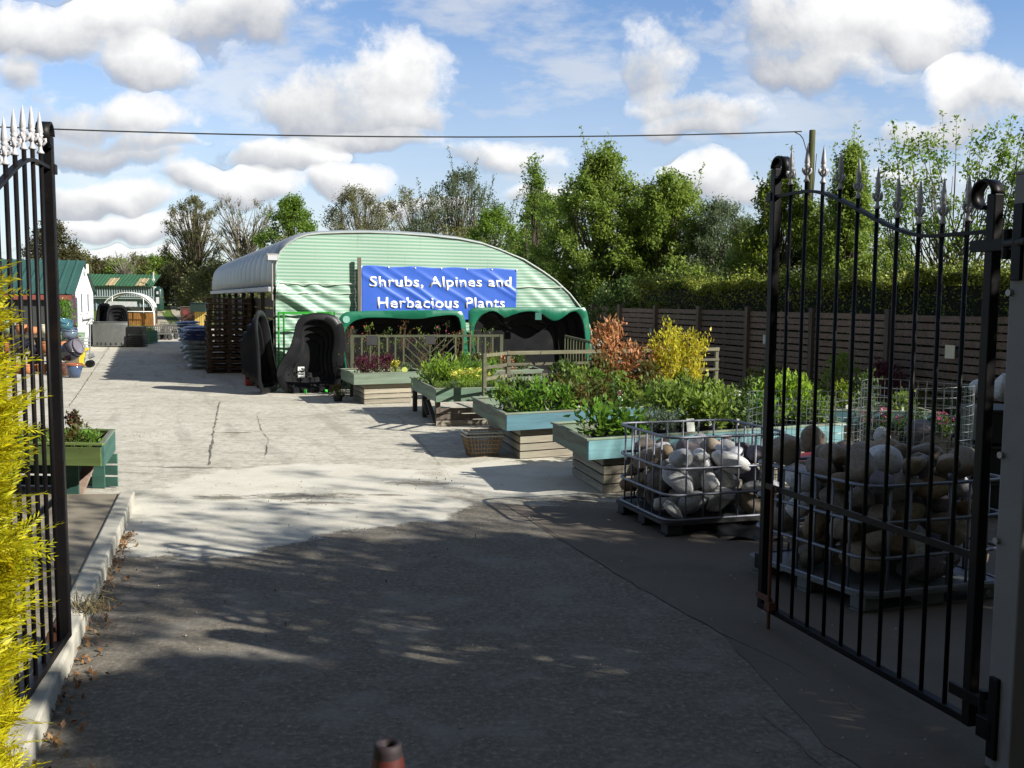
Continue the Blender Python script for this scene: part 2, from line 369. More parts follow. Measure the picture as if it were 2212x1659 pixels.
GR = {
 'fresh': leafmat('leaves_fresh', [(.06, .12, .014), (.12, .21, .024), (.22, .32, .045)]),
 'mid': leafmat('leaves_mid', [(.07, .12, .018), (.155, .235, .036), (.28, .36, .065)]),
 'dark': leafmat('leaves_dark', [(.03, .062, .012), (.065, .115, .022), (.12, .175, .035)], .25),
 'olive': leafmat('leaves_olive', [(.085, .085, .035), (.15, .155, .055), (.22, .23, .085)]),
 'brown': leafmat('leaves_brown', [(.060, .048, .024), (.085, .075, .03), (.10, .11, .035)]),
 'grey': leafmat('leaves_grey_green', [(.055, .085, .035), (.10, .145, .065), (.18, .22, .12)]),
 'yg': leafmat('leaves_yellow_green', [(.060, .105, .010), (.12, .18, .015), (.22, .27, .03)]),
 'gold': leafmat('leaves_gold', [(.10, .15, .010), (.32, .35, .02), (.58, .56, .04), (.62, .44, .06)], .4),
 'cyp': leafmat('leaves_cypress', [(.10, .14, .006), (.34, .36, .010), (.60, .56, .015), (.62, .44, .015)], .4),
 'orange': leafmat('leaves_orange', [(.15, .08, .03), (.36, .14, .06), (.56, .25, .12), (.38, .29, .10)], .35),
 'redgreen': leafmat('leaves_red_green', [(.20, .045, .02), (.10, .08, .02), (.05, .10, .02), (.16, .13, .03)], .3),
 'purple': leafmat('leaves_purple', [(.035, .006, .014), (.075, .012, .028), (.16, .045, .06)], .3),
 'lime': leafmat('leaves_lime', [(.10, .20, .012), (.19, .32, .02), (.32, .44, .05)], .4),
 'lush': leafmat('leaves_lush', [(.05, .12, .012), (.11, .23, .022), (.22, .36, .05)], .35, .38),
 'lav': leafmat('leaves_lavender', [(.07, .10, .07), (.12, .16, .12), (.20, .24, .19)], .2),
 'yellow': leafmat('petals_yellow', [(.55, .48, .05), (.75, .68, .12), (.80, .76, .30)], .3),
 'white': leafmat('petals_white', [(.6, .6, .6), (.8, .8, .8)], .3),
 'pink': leafmat('petals_pink', [(.45, .05, .16), (.65, .10, .25)], .3),
 'red': leafmat('petals_red', [(.40, .03, .04), (.55, .08, .08)], .3),
 'litter': leafmat('dead_leaves', [(.10, .05, .02), (.2, .10, .04), (.28, .20, .10)], .1),
}
BARK = plain('bark', (.11, .09, .065), .9, var=.45, scale=4, bstr=.5)
BARKG = plain('bark_grey', (.20, .18, .145), .9, var=.4, scale=4, bstr=.5)
# ------------------------------------------------------------ ground
def poly_sheet(name, pts, z, mat, jag=0.0, step=.12, seed=1, kind=True):
    """flat sheet with a (ragged) outline, cut into triangles round its middle"""
    rn = random.Random(seed); out = []
    for i in range(len(pts)):
        a = Vector(pts[i]); b = Vector(pts[(i+1) % len(pts)]); n = max(1, int((b-a).length/step)) if jag else 1
        for k in range(n):
            p = a.lerp(b, k/n); out.append((p.x+rn.gauss(0, jag), p.y+rn.gauss(0, jag), z))
    me = bpy.data.meshes.new(name); me.from_pydata(out, [], [tuple(range(len(out)))]); me.update()
    o = link(me, name, mat); o['kind'] = 'structure'
    if me.polygons[0].normal.z < 0: me.flip_normals()
    return o
mt, t = newmat('yard_concrete'); p = t.obj(); xyz = t.sep(p)
nco = t.m('ADD', t.m('MULTIPLY', xyz[0], YU.x), t.m('MULTIPLY', xyz[1], YU.y))
big = t.noise(p, .45, 6, .6); mid = t.noise(p, 2.2, 6, .65); fine = t.noise(p, 30, 5, .8); agg = t.noise(p, 95, 2, .6)
streak = t.noise(t.scl(p, .8, 4.5, 1), 1.0, 5, .6)
base = t.ramp(t.m('ADD', t.m('MULTIPLY', mid, .5), t.m('MULTIPLY', big, .5)), [(.3, (.31, .285, .225)), (.5, (.455, .43, .355)), (.7, (.58, .555, .475))])
base = t.mix(t.m('MULTIPLY', t.sstep(streak, .50, .70), .50), base, (.27, .25, .19))
speck = t.sstep(fine, .52, .66); base = t.mix(t.m('MULTIPLY', speck, .5), base, (.15, .13, .10))
mott = t.noise(p, 9, 5, .75); base = t.mix(t.m('MULTIPLY', t.sstep(mott, .50, .64), .60), base, (.23, .21, .165)); base = t.mix(t.m('MULTIPLY', t.sstep(mott, .47, .34), .55), base, (.64, .61, .52))
base = t.mix(t.m('MULTIPLY', t.sstep(agg, .57, .70), .45), base, (.62, .60, .54))
cu_ = t.m('ADD', t.m('MULTIPLY', xyz[0], YV.x), t.m('MULTIPLY', xyz[1], YV.y)); trk = t.noise(t.comb(t.m('MULTIPLY', cu_, 3.2), t.m('MULTIPLY', nco, .22), 0.0), 1.0, 5, .6)
base = t.mix(t.m('MULTIPLY', t.sstep(trk, .52, .66), .35), base, (.22, .205, .17))
drive_shade = t.sstep(t.m('ADD', nco, t.m('ADD', t.m('MULTIPLY', t.m('SUBTRACT', mid, .5), 2.4), t.m('MULTIPLY', t.m('SUBTRACT', fine, .5), .9))), 9.3, 8.2)  # drive darkened in the colour itself to deepen the trees' shade
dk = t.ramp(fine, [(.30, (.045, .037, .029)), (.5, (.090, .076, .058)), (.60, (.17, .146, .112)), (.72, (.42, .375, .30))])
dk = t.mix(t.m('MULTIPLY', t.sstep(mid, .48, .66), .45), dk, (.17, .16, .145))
col = t.mix(t.m('MULTIPLY', drive_shade, .85), base, dk)
def ell(cx, cy, rx, ry, rot=0.0):
    dx = t.m('SUBTRACT', xyz[0], cx); dy = t.m('SUBTRACT', xyz[1], cy); c_, s_ = math.cos(rot), math.sin(rot)
    ax_ = t.m('DIVIDE', t.m('ADD', t.m('MULTIPLY', dx, c_), t.m('MULTIPLY', dy, s_)), rx); ay_ = t.m('DIVIDE', t.m('SUBTRACT', t.m('MULTIPLY', dy, c_), t.m('MULTIPLY', dx, s_)), ry)
    return t.m('SUBTRACT', 1.0, t.m('SQRT', t.m('ADD', t.m('MULTIPLY', ax_, ax_), t.m('MULTIPLY', ay_, ay_))))
jit = t.m('ADD', t.m('MULTIPLY', t.m('SUBTRACT', mid, .5), .55), t.m('ADD', t.m('MULTIPLY', t.m('SUBTRACT', fine, .5), .22), t.m('MULTIPLY', t.m('SUBTRACT', big, .5), .5)))
pf = ell(-2.15, 10.05, 1.40, 1.35)
for e_ in ((-2.55, 8.35, 1.3, 1.25), (-1.45, 8.95, 1.15, .85, .3), (.30, 10.7, 1.15, 1.3)): pf = t.m('MAXIMUM', pf, ell(*e_))
pm = t.m('MULTIPLY', t.sstep(t.m('ADD', pf, jit), .0, .10), .82)
pcol = t.ramp(t.m('ADD', t.m('MULTIPLY', mid, .6), t.m('MULTIPLY', fine, .4)), [(.3, (.42, .395, .32)), (.5, (.56, .535, .45)), (.65, (.62, .60, .52))])
col = t.mix(pm, col, pcol)
sf = ell(-2.0, 9.45, .95, .26, .1)
for e_ in ((-2.75, 9.35, .5, .2), (-.98, 10.2, .5, .22), (-1.75, 9.15, .5, .12), (-3.6, 11.0, .8, .10), (-1.2, 9.55, .35, .1), (-3.9, 13.9, .5, .12)): sf = t.m('MAXIMUM', sf, ell(*e_))
stn = t.noise(t.scl(p, 1, 2.2, 1), 5, 6, .75)
sm = t.m('MULTIPLY', t.sstep(t.m('ADD', sf, t.m('MULTIPLY', t.m('SUBTRACT', stn, .5), 2.6)), .25, .75), t.sstep(sf, -.6, .0))
col = t.mix(t.m('MULTIPLY', sm, .8), col, (.10, .088, .065))
oil = t.sstep(t.noise(p, .9, 5, .7), .64, .72); col = t.mix(t.m('MULTIPLY', oil, .35), col, (.10, .095, .08))
t.bsdf(col, .93, 0, t.m('ADD', t.m('MULTIPLY', fine, .7), t.m('MULTIPLY', agg, .5)), .7, .010, .15)
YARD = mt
def conc(name, c, var=.2, sp=.3, bs=.35):
    mt, t = newmat(name); p = t.obj(); a = t.noise(p, 1.4, 6, .6); f = t.noise(p, 45, 3, .7)
    col = t.mix(a, tuple(x*(1-var) for x in c), tuple(min(1, x*(1+var)) for x in c))
    col = t.mix(t.m('MULTIPLY', t.sstep(f, .55, .7), sp), col, tuple(x*.55 for x in c))
    col = t.mix(t.m('MULTIPLY', t.sstep(t.noise(p, .8, 6, .7), .52, .70), .5), col, tuple(x*.6 for x in c))
    t.bsdf(col, .92, 0, f, bs, .004, .15); return mt
PALE = conc('fresh_concrete', (.58, .555, .46), .08, .12, .2)
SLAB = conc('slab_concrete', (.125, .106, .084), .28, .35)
PAVE = conc('pavement_concrete', (.23, .20, .15), .3, .4)
KERB = conc('kerb_concrete', (.42, .40, .33), .2, .45)
CRACK = plain('crack_dirt', (.13, .115, .085), .95)
mt, t = newmat('field_grass'); p = t.obj(); a = t.noise(p, .12, 6, .65); b = t.noise(p, 2.5, 5, .7)
col = t.ramp(t.m('ADD', t.m('MULTIPLY', a, .5), t.m('MULTIPLY', b, .5)), [(.3, (.035, .060, .012)), (.5, (.080, .130, .022)), (.7, (.15, .185, .045))])
t.bsdf(col, .95, 0, b, .8, .08, .1); FIELD = mt
mt, t = newmat('track_gravel'); p = t.obj(); b = t.noise(p, 3.5, 5, .7)
t.bsdf(t.ramp(b, [(.3, (.22, .19, .13)), (.6, (.40, .36, .27)), (.75, (.50, .46, .36))]), .95, 0, b, .5, .03, .1); GRAVEL = mt
g = MB(); ys = [-45, 0, 40, 62, 80, 100, 130, 170, 220, 300, 420, 700, 1400]; xs = [-1200, -400, -150, -60, -20, 0, 20, 60, 150, 400, 1200]
for y in ys:
    for x in xs: g.v.append((x, y, hz(y)-.02))
for j in range(len(ys)-1):
    for i in range(len(xs)-1):
        a = j*len(xs)+i; g.f.append((a, a+1, a+len(xs)+1, a+len(xs)))
struct(g, 'ground', FIELD)
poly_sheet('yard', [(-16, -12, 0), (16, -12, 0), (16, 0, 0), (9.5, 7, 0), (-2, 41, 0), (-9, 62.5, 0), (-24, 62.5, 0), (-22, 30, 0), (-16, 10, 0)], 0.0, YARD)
# gravel track up to the field with a grass middle
tr = MB()
cl = [(382, 63), (372, 72), (360, 84), (356, 104), (362, 130), (372, 170)]
for k, (px, Y) in enumerate(cl):
    c = D(px, 640, Y); w = 1.55
    tr.v += [(c.x-w, Y, hz(Y)+.02), (c.x-.45, Y, hz(Y)+.02), (c.x+.45, Y, hz(Y)+.02), (c.x+w, Y, hz(Y)+.02)]
for k in range(len(cl)-1):
    for j in (0, 2): a = 4*k+j; tr.f.append((a, a+1, a+5, a+4))
struct(tr, 'track', GRAVEL)
P_ = lambda L, z=0: [tuple(G(x, y, z)) for x, y in L]
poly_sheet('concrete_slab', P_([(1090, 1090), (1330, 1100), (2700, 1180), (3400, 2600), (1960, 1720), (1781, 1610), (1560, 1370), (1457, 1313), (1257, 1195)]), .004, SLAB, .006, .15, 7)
def crack(pts, w, z=.008, seed=1, name='ground_crack'):
    rn = random.Random(seed); P = [G(x, y) for x, y in pts]; L = []
    for a, b in zip(P, P[1:]):
        n = max(2, int((b-a).length/.15))
        for k in range(n): L.append(a.lerp(b, k/n)+V3(rn.gauss(0, .007), rn.gauss(0, .007)))
    L.append(P[-1]); m = MB()
    for i, q_ in enumerate(L):
        d_ = (L[min(i+1, len(L)-1)]-L[max(i-1, 0)]).normalized(); nn = V3(-d_.y, d_.x)*w*rn.uniform(.0, .5)*.5
        m.v += [(q_.x+nn.x, q_.y+nn.y, z), (q_.x-nn.x, q_.y-nn.y, z)]
    for i in range(len(L)-1): m.f.append((2*i, 2*i+1, 2*i+3, 2*i+2))
    return struct(m, name, CRACK)
crack([(149, 879), (190, 820), (231, 757), (262, 712)], .05, seed=1); crack([(475, 868), (462, 935), (452, 1004)], .07, seed=2)
crack([(190, 1018), (330, 1024), (470, 1012), (640, 1001)], .03, seed=3); crack([(556, 900), (563, 925), (580, 950), (573, 990)], .03, seed=4)
crack([(1075, 1083), (1150, 1120), (1257, 1195), (1457, 1313), (1560, 1370), (1700, 1435), (1853, 1535)], .03, seed=5)
crack([(1640, 1540), (1720, 1605), (1790, 1665)], .025, seed=6); crack([(860, 900), (1000, 1060), (1080, 1085)], .02, seed=7)
crack([(137, 880), (330, 905), (560, 890), (760, 880)], .018, seed=8); crack([(200, 1200), (430, 1230), (700, 1300)], .012, seed=9)
C = []; rn = random.Random(31)
for (x, y, w, h, n) in [(655, 1072, 50, 12, 60), (905, 1042, 40, 9, 50), (320, 940, 30, 4, 30), (600, 1240, 400, 70, 120)]:
    for k in range(n):
        q = G(x+rn.gauss(0, w), y+rn.gauss(0, h)); C.append((q.x, q.y, .009+rn.random()*.004))
o = leafmesh('drive_debris', C, .022, leafmat('debris', [(.05, .045, .035), (.09, .08, .06), (.16, .14, .10)], .0, .9), None, el=.5, up=30); setp(o, 'fine dark scatter of leaf debris over the pale concrete and the drive', 'debris', kind='stuff')
# raised pavement behind the kerb
K1 = G(292, 1090); K2 = G(166, 1412); kd = (K2-K1).normalized(); kn = V3(kd.y, -kd.x); kn = kn if kn.x < 0 else -kn
K3 = K1+kd*9
pv = MB(); pz = .105; a0 = K1+kn*.13; b0 = K3+kn*.13; c0 = V3(-14, b0.y, 0); d0 = V3(-14, a0.y-.8, 0)
pv.v += [(q.x, q.y, z) for z in (-.1, pz) for q in (a0, b0, c0, d0)]
pv.f += [(4, 5, 6, 7), (0, 1, 5, 4), (1, 2, 6, 5), (2, 3, 7, 6), (3, 0, 4, 7)]
struct(pv, 'pavement', PAVE)
kb = MB(); n = 9; rn = random.Random(4)
for i in range(n):
    p0 = K1+kd*(i*.914+.006); p1 = K1+kd*((i+1)*.914-.006); mid_ = (p0+p1)/2+kn*.065; dz = rn.uniform(-.004, .004)
    kb.obox(mid_+V3(0, 0, .03+dz), kd*(p1-p0).length, kn*.13, V3(0, 0, .20))
struct(kb, 'kerb', KERB, bevel=.014)
# litter caught along the kerb, gritty bits on the yard
C = []
for i in range(420):
    u = random.random()**1.2*4.6; q = K1+kd*(1.2+u)-kn*abs(random.gauss(0, .05+.04*u/4)); C.append((q.x, q.y, .012+random.random()*.015))
o = leafmesh('fallen_leaves', C, .035, GR['litter'], None, el=.6, up=2); setp(o, 'brown fallen leaves caught in the gutter along the left kerb', 'leaf litter', kind='stuff')
gt = MB(); rn = random.Random(9)
for i in range(260):
    q = G(rn.uniform(180, 2000), rn.uniform(1010, 1640)**1.0)
    s = rn.uniform(.004, .011); gt.add([(q.x-s, q.y, .004), (q.x, q.y-s, .004), (q.x+s, q.y, .004), (q.x, q.y+s, .004), (q.x, q.y, .004+s)], [(0, 1, 4), (1, 2, 4), (2, 3, 4), (3, 0, 4)])
o = gt.build('grit', conc('grit_stone', (.32, .30, .26))); setp(o, 'loose grit and small stone chips scattered over the drive', 'grit', kind='stuff')
# tuft of dry grass by the kerb
rt = thing('grass_tuft', 'dry brown grass tuft growing behind the left kerb', 'grass', tuple(G(186, 1325, .1)))
m = MB(); rn = random.Random(5)
for i in range(60):
    a = rn.random()*2*PI; l = rn.uniform(.08, .18); b = V3(rn.gauss(0, .05), rn.gauss(0, .05)); e = b+V3(math.cos(a)*l*.9, math.sin(a)*l*.6, l*rn.uniform(.15, .8)); c = b.lerp(e, .5)+V3(0, 0, l*.35)
    m.tube([b, c, e], [.003, .0025, .0008], 3, cap=False)
m.build('blades', plain('dry_grass', (.16, .13, .06), .8), rt)

# ------------------------------------------------------------ the barn: curved sheet shed with a striped end wall
B0 = G(597, 838); BN = -YU                                     # end wall stands in the plane through B0
def bp(px, py): q = HP(px, py, B0, YU); return ((q-B0).dot(YV), q.z)
prof = [bp(*p) for p in [(595, 630), (595, 600), (595.5, 575), (600, 556), (606, 543.5), (621, 528.5), (641, 516), (663, 508.6), (693, 505.2), (740, 503.4), (795, 503), (855, 505.2), (929, 510), (991, 517), (1041, 527), (1078, 540), (1131, 562), (1171, 587), (1200, 608), (1229, 635), (1252, 664), (1272, 705), (1284, 760)]]
prof[0] = (0, prof[0][1]); prof[1] = (0, prof[1][1]); SR = prof[-1][0]+.06; prof = [(0.0, 0.0)]+prof+[(SR, 0.0)]
EAVE = bp(594, 621)[1]
def ztop(s):
    for (a, za), (b, zb) in zip(prof[1:], prof[2:]):
        if a <= s <= b and b > a+1e-6: return za+(zb-za)*(s-a)/(b-a)
    return prof[3][1] if s <= 0 else 0
def BW(s, z, o=0.0): return B0+YV*s+V3(0, 0, z)-YU*o           # o: how far in front of the end wall
BL = 19.5
barn = thing('barn', 'long curved sheet barn with a mint green striped end wall and silver roof', 'barn', tuple(B0))
mt, t = newmat('striped_sheet'); p = t.obj(); z = t.sep(p)[2]; n1 = t.noise(p, 3.0, 5, .6)
st = t.m('SINE', t.m('MULTIPLY', t.m('ADD', z, t.m('MULTIPLY', n1, .01)), 2*PI/.072))
col = t.mix(t.sstep(st, -.5, .5), (.19, .35, .25), (.37, .48, .41))
col = t.mix(t.m('MULTIPLY', t.sstep(t.noise(p, 9, 4, .6), .68, .76), .6), col, (.15, .25, .12))
col = t.mix(t.m('MULTIPLY', t.sstep(n1, .5, .75), .35), col, (.30, .42, .31))
stk = t.noise(t.scl(p, 7, 7, .7), 1.0, 6, .7); col = t.mix(t.m('MULTIPLY', t.sstep(stk, .55, .72), .38), col, (.15, .22, .12))
t.bsdf(col, .45, 0, st, .25, .004, .4); STRIPE = mt
def wrinkle(s, z):
    w = 0
    if z < 2.22 and s < 2.1:
        for (a, b, k) in [(.25, 1.0, 1), (.7, 1.9, .8), (1.3, 2.9, .7), (.1, .2, .8)]:
            dd = (s-a)*.55+(z-2.2)*.83*(1+.3*b*.2)+b*.28; w += k*.060*math.exp(-(dd/.06)**2)
        w += .026*math.sin(26*(s*.55+z*.9)+3*math.sin(s*2))*max(0, 1-abs(s-.9)/1.2)
    if s > 5.4: w += .010*math.sin(18*(s*.75+z))*min(1, (s-5.4)/.5)
    return w+.008*math.sin(3*s+2*z)
ew = MB(); NS = 210; cols = []
for i in range(NS+1):
    s = SR*(i/NS); zt = ztop(s) if 0 < i < NS else (prof[3][1] if i == 0 else 0.02); NZ = 90
    cols.append(len(ew.v))
    for j in range(NZ+1):
        z = zt*j/NZ; ew.v.append(tuple(BW(s, z, .02+wrinkle(s, z))))
for i in range(NS):
    for j in range(90): a = cols[i]+j; b = cols[i+1]+j; ew.f.append((a, b, b+1, a+1))
ew.build('end_wall', STRIPE, barn, B0, smooth=True)
# roof sheet sagging between hoops
mt, t = newmat('roof_sheet'); p = t.obj(); n1 = t.noise(p, .9, 6, .65)
col = t.mix(n1, (.24, .27, .28), (.43, .47, .48)); col = t.mix(t.m('MULTIPLY', t.sstep(t.noise(p, 2.3, 6, .7), .55, .7), .45), col, (.20, .25, .17))
t.bsdf(col, .42, 0, n1, .2, .02, .5, trans=(.15, (.5, .55, .5))); ROOF = mt
rf = MB(); rp = [(a, b) for a, b in prof if b >= EAVE-.3 or a > 3]; rp = [(0, EAVE)]+[q for q in rp if not (q[0] < .05 and q[1] <= EAVE+.02)]
rp2 = []
for (a, za), (b, zb) in zip(rp, rp[1:]):
    n = max(1, int(math.hypot(b-a, zb-za)/.14))
    for k in range(n): rp2.append((a+(b-a)*k/n, za+(zb-za)*k/n))
rp2.append(rp[-1]); NU = 330; c0 = (SR*.42, .9)
for i in range(NU+1):
    u = BL*i/NU; sag = .13*abs(math.sin(PI*u/1.18))**.45
    for (s, z) in rp2:
        d_ = Vector((s-c0[0], z-c0[1])).normalized()
        k = .03+sag-.06
        q = B0+YV*(s+d_.x*k)+V3(0, 0, max(0.02, z+d_.y*k))+YU*u; rf.v.append(tuple(q))
n = len(rp2)
for i in range(NU):
    for j in range(n-1): a = i*n+j; rf.f.append((a, a+n, a+n+1, a+1))
rf.build('roof', ROOF, barn, B0, smooth=True, solid=.01)
m = MB(); m.tube([BW(s, z+.01, .03) for s, z in prof[2:]], .022, 6); m.build('edge_trim', plain('trim_white', (.36, .40, .37), .5), barn, B0, smooth=True)
m = MB(); m.tube([BW(s, 2.205+.008*math.sin(s*9), .055+wrinkle(s, 2.21)) for s in [i*.1 for i in range(1, 66)] if ztop(s) > 2.2], .011, 5)
m.tube([BW(s, bp(600, 632)[1], .045+wrinkle(s, 1.9)) for s in [i*.1 for i in range(0, 18)]], .008, 5)
m.build('seam', plain('seam_cord', (.62, .70, .58), .7), barn, B0)
SW = wood('barn_boards', (.085, .06, .042), axis=2)
m = MB()
for k in range(8):
    z = .14+k*.235; m.obox(B0+YU*(BL/2)+V3(0, 0, z)+YV*.05, YU*BL, YV*.03, V3(0, 0, .20))
m.build('side_wall', SW, barn, B0)
m = MB()
for k in range(9): m = MB(); m.obox(B0+YU*(.06+k*2.42)+V3(0, 0, EAVE/2)-YV*.0, YU*.10, YV*.09, V3(0, 0, EAVE)); m.build('post', wood('post_dark', (.12, .10, .085), axis=2), barn, B0)
m = MB(); m.obox(B0+YU*(BL/2)+V3(0, 0, EAVE-.04)-YV*.10, YU*(BL+.1), YV*.13, V3(0, 0, .11)); m.build('gutter', plain('gutter_grey', (.35, .35, .37), .5, var=.3), barn, B0, bevel=.02)
m = MB(); c = BW(-.07, bp(588, 556)[1], .05); m.obox(c, YV*.24, YU*.16, V3(0, 0, .15)); m.bar(c-V3(0, 0, .9), c, .035); fl = m.build('floodlight', plain('lamp_grey', (.28, .27, .24), .5), barn, B0, bevel=.02)
m = MB(); m.obox(c-YU*.085-V3(0, 0, .01), YV*.19, YU*.012, V3(0, 0, .10)); m.build('lamp_glass', plain('glass_grey', (.5, .52, .55), .15), fl, B0)
KID['floodlight'] = []

# banner with its two lines of lettering, and the post it is tied to
def ban(px, py, o=.10): return HP(px, py, B0-YU*o, YU)
bl, br_ = ban(781, 574), ban(1116, 577); bz0 = ban(782, 690).z; bw = (br_-bl).dot(YV); bh = bl.z-bz0
def bwr(x, z):                                  # folds pulled from the top corners
    w = 0
    for (a, k, sl) in [(.15, 1, .8), (.55, .8, .9), (1.05, .7, .75), (1.7, .6, .9), (2.3, .8, .7), (2.75, 1, .9), (-.3, .8, .8)]:
        dd = (x-a)*sl*.6-(z)*.8; w += k*.020*math.exp(-(dd/.05)**2)*(.3+.7*min(1, z/.4))
    return w+.010*math.sin(5*x)*z
banner = thing('banner', 'blue banner with white bold lettering on the striped end wall', 'banner', tuple(bl))
mt, t = newmat('banner_blue'); p = t.obj(); n1 = t.noise(p, 2, 5, .6); t.bsdf(t.mix(n1, (.025, .085, .42), (.055, .15, .60)), .38, 0, t.noise(p, 14, 4, .6), .15, .01, .5); BBLUE = mt
m = MB(); m.grid(lambda u, v: bl+YV*(u*bw)-V3(0, 0, v*bh)-YU*bwr(u*bw, v*bh)+V3(0, 0, .012*math.sin(u*24)*(1-v)), 160, 60); m.build('cloth', BBLUE, banner, bl, smooth=True, solid=.003)
m = MB()
for u in [i/6 for i in range(7)]: m.obox(bl+YV*(u*bw)-V3(0, 0, .02)-YU*.02, YV*.03, YU*.006, V3(0, 0, .03))
m.bar(bl+YV*-.015-V3(0, 0, .0), bl+YV*-.015-V3(0, 0, bh), .02)
m.build('eyelets', plain('hem_white', (.7, .72, .74), .5), banner, bl)
TXT = plain('letter_white', (.86, .87, .87), .5, var=.04)
def lettering(s, x0, x1, y0, y1, nm):
    cu = bpy.data.curves.new('lettering', 'FONT'); cu.body = s; cu.size = 1; cu.offset = .019; cu.space_character = 1.06; cu.resolution_u = 4
    o = bpy.data.objects.new('tmp', cu); COL.objects.link(o); dg = bpy.context.evaluated_depsgraph_get()
    me = bpy.data.meshes.new_from_object(o.evaluated_get(dg)); bpy.data.objects.remove(o)
    a = np.zeros(len(me.vertices)*3); me.vertices.foreach_get('co', a); a = a.reshape(-1, 3)
    xa, xb = a[:, 0].min(), a[:, 0].max(); 
    capz = .70                                  # cap height of the built-in face
    P0, P1 = ban(x0, y1), ban(x1, y1); wid = (P1-P0).dot(YV); cz = (ban(x0, y0).z-P0.z)
    for i, (x, y, z) in enumerate(a):
        X = (x-xa)/(xb-xa)*wid+(P0-bl).dot(YV); Z = P0.z+y/capz*cz+(P1.z-P0.z)*(x-xa)/(xb-xa); q = bl+YV*X; q.z = Z; q = q-YU*(bwr(X, bl.z-Z)+.007)
        me.vertices[i].co = q-bl
    o = link(me, 'lettering', TXT, banner); md = o.modifiers.new('solid', 'SOLIDIFY'); md.thickness = .004; md.offset = 0; return o
lettering('Shrubs, Alpines and', 797.5, 1104, 597, 619.5, 'a'); lettering('Herbacious Plants', 815, 1090, 642, 665.5, 'b')
pl = ban(777, 685, .14)
m = MB(); pt = ban(776, 556, .14); m.obox(V3(pt.x, pt.y, pt.z/2), YV*.075, YU*.05, V3(0, 0, pt.z))
solo(m, 'timber_post', wood('post_grey', (.22, .19, .15), axis=2), 'weathered square timber post holding the left edge of the blue banner', 'post', loc=(pt.x, pt.y, 0), bevel=.004)

# ------------------------------------------------------------ pond shells
def closed_curve(pts, n=72):
    pts = [Vector(p) for p in pts]; k = len(pts); out = []
    for i in range(k):
        p0, p1, p2, p3 = pts[i-1], pts[i], pts[(i+1) % k], pts[(i+2) % k]
        for j in range(8):
            u = j/8; out.append(.5*((2*p1)+(p2-p0)*u+(2*p0-5*p1+4*p2-p3)*u*u+(3*p1-p0-3*p2+p3)*u**3))
    L = [0]
    for i in range(len(out)): L.append(L[-1]+(out[(i+1) % len(out)]-out[i]).length)
    res = []; j = 0
    for i in range(n):
        d_ = L[-1]*i/n
        while L[j+1] < d_: j += 1
        res.append(out[j].lerp(out[(j+1) % len(out)], (d_-L[j])/max(1e-9, L[j+1]-L[j])))
    return res
def align(a, b):
    """start loop b where it lies nearest to the start of loop a"""
    n = len(b); k = min(range(n), key=lambda k: sum((a[i]-b[(i+k) % n]).length for i in range(0, n, 6))); return [b[(i+k) % n] for i in range(n)]
def shell(name, label, base, ax, outer, inner, steps, mrim, mbas, lip=.05, tilt=0.0, group=None, az=None, n=84):
    """moulded pond shell: flat rim between two outlines, then stepped basin walls going back from it.
    base: point on the ground, ax: horizontal axis of the outline plane, outline points are (x, z) from the base"""
    nrm = V3(ax.y, -ax.x)                     # towards the viewer
    upv = (V3(0, 0, 1)*math.cos(tilt)-nrm*math.sin(tilt)); bk = -(nrm*math.cos(tilt)+V3(0, 0, 1)*math.sin(tilt))
    W = lambda p, d_: base+ax*p.x+upv*p.y+bk*d_
    O = closed_curve(outer, n); I = align(O, closed_curve(inner, n))
    root = thing(name, label, 'pond shell', tuple(base), 0, group)
    co = sum(O, Vector((0, 0)))/n; grow = lambda L, k, c: [c+(p-c)*k for p in L]
    def skin(loops, mat, nm, capb=False):
        m = MB()
        for L, d_ in loops: m.v += [tuple(W(p, d_)) for p in L]
        for i in range(len(loops)-1):
            for k in range(n): k2 = (k+1) % n; m.f.append((i*n+k, i*n+k2, (i+1)*n+k2, (i+1)*n+k))
        if capb:
            m.f.append(tuple((len(loops)-1)*n+k for k in range(n)))
        o = m.build(nm, mat, root, base, smooth=True, solid=.008); o.modifiers.new('es', 'EDGE_SPLIT').split_angle = R_(50); return o
    skin([(O, lip), (O, .015), (grow(O, .985, co), 0), ([a.lerp(b, .9) for a, b in zip(O, I)], 0), (I, .02)], mrim, 'rim')
    ci = sum(I, Vector((0, 0)))/n; loops = [(I, .02)]
    for (k, d0, d1) in steps: L = grow(I, k, ci); loops += [(L, d0), (grow(I, k-.02, ci), d1)]
    skin(loops, mbas, 'basin', True)
    return root
BLK = plain('black_plastic', (.009, .0095, .011), .40, var=.35, scale=3, bstr=.05, dirt=(.022, .021, .019), dscale=1.4, spec=.18)
GRN = plain('green_plastic', (.010, .13, .072), .3, var=.2, scale=3, bstr=.04, spec=.6)
def out2d(pts, base, ax, f=1.0): return [((q-base).dot(ax), q.z) for q in pts]
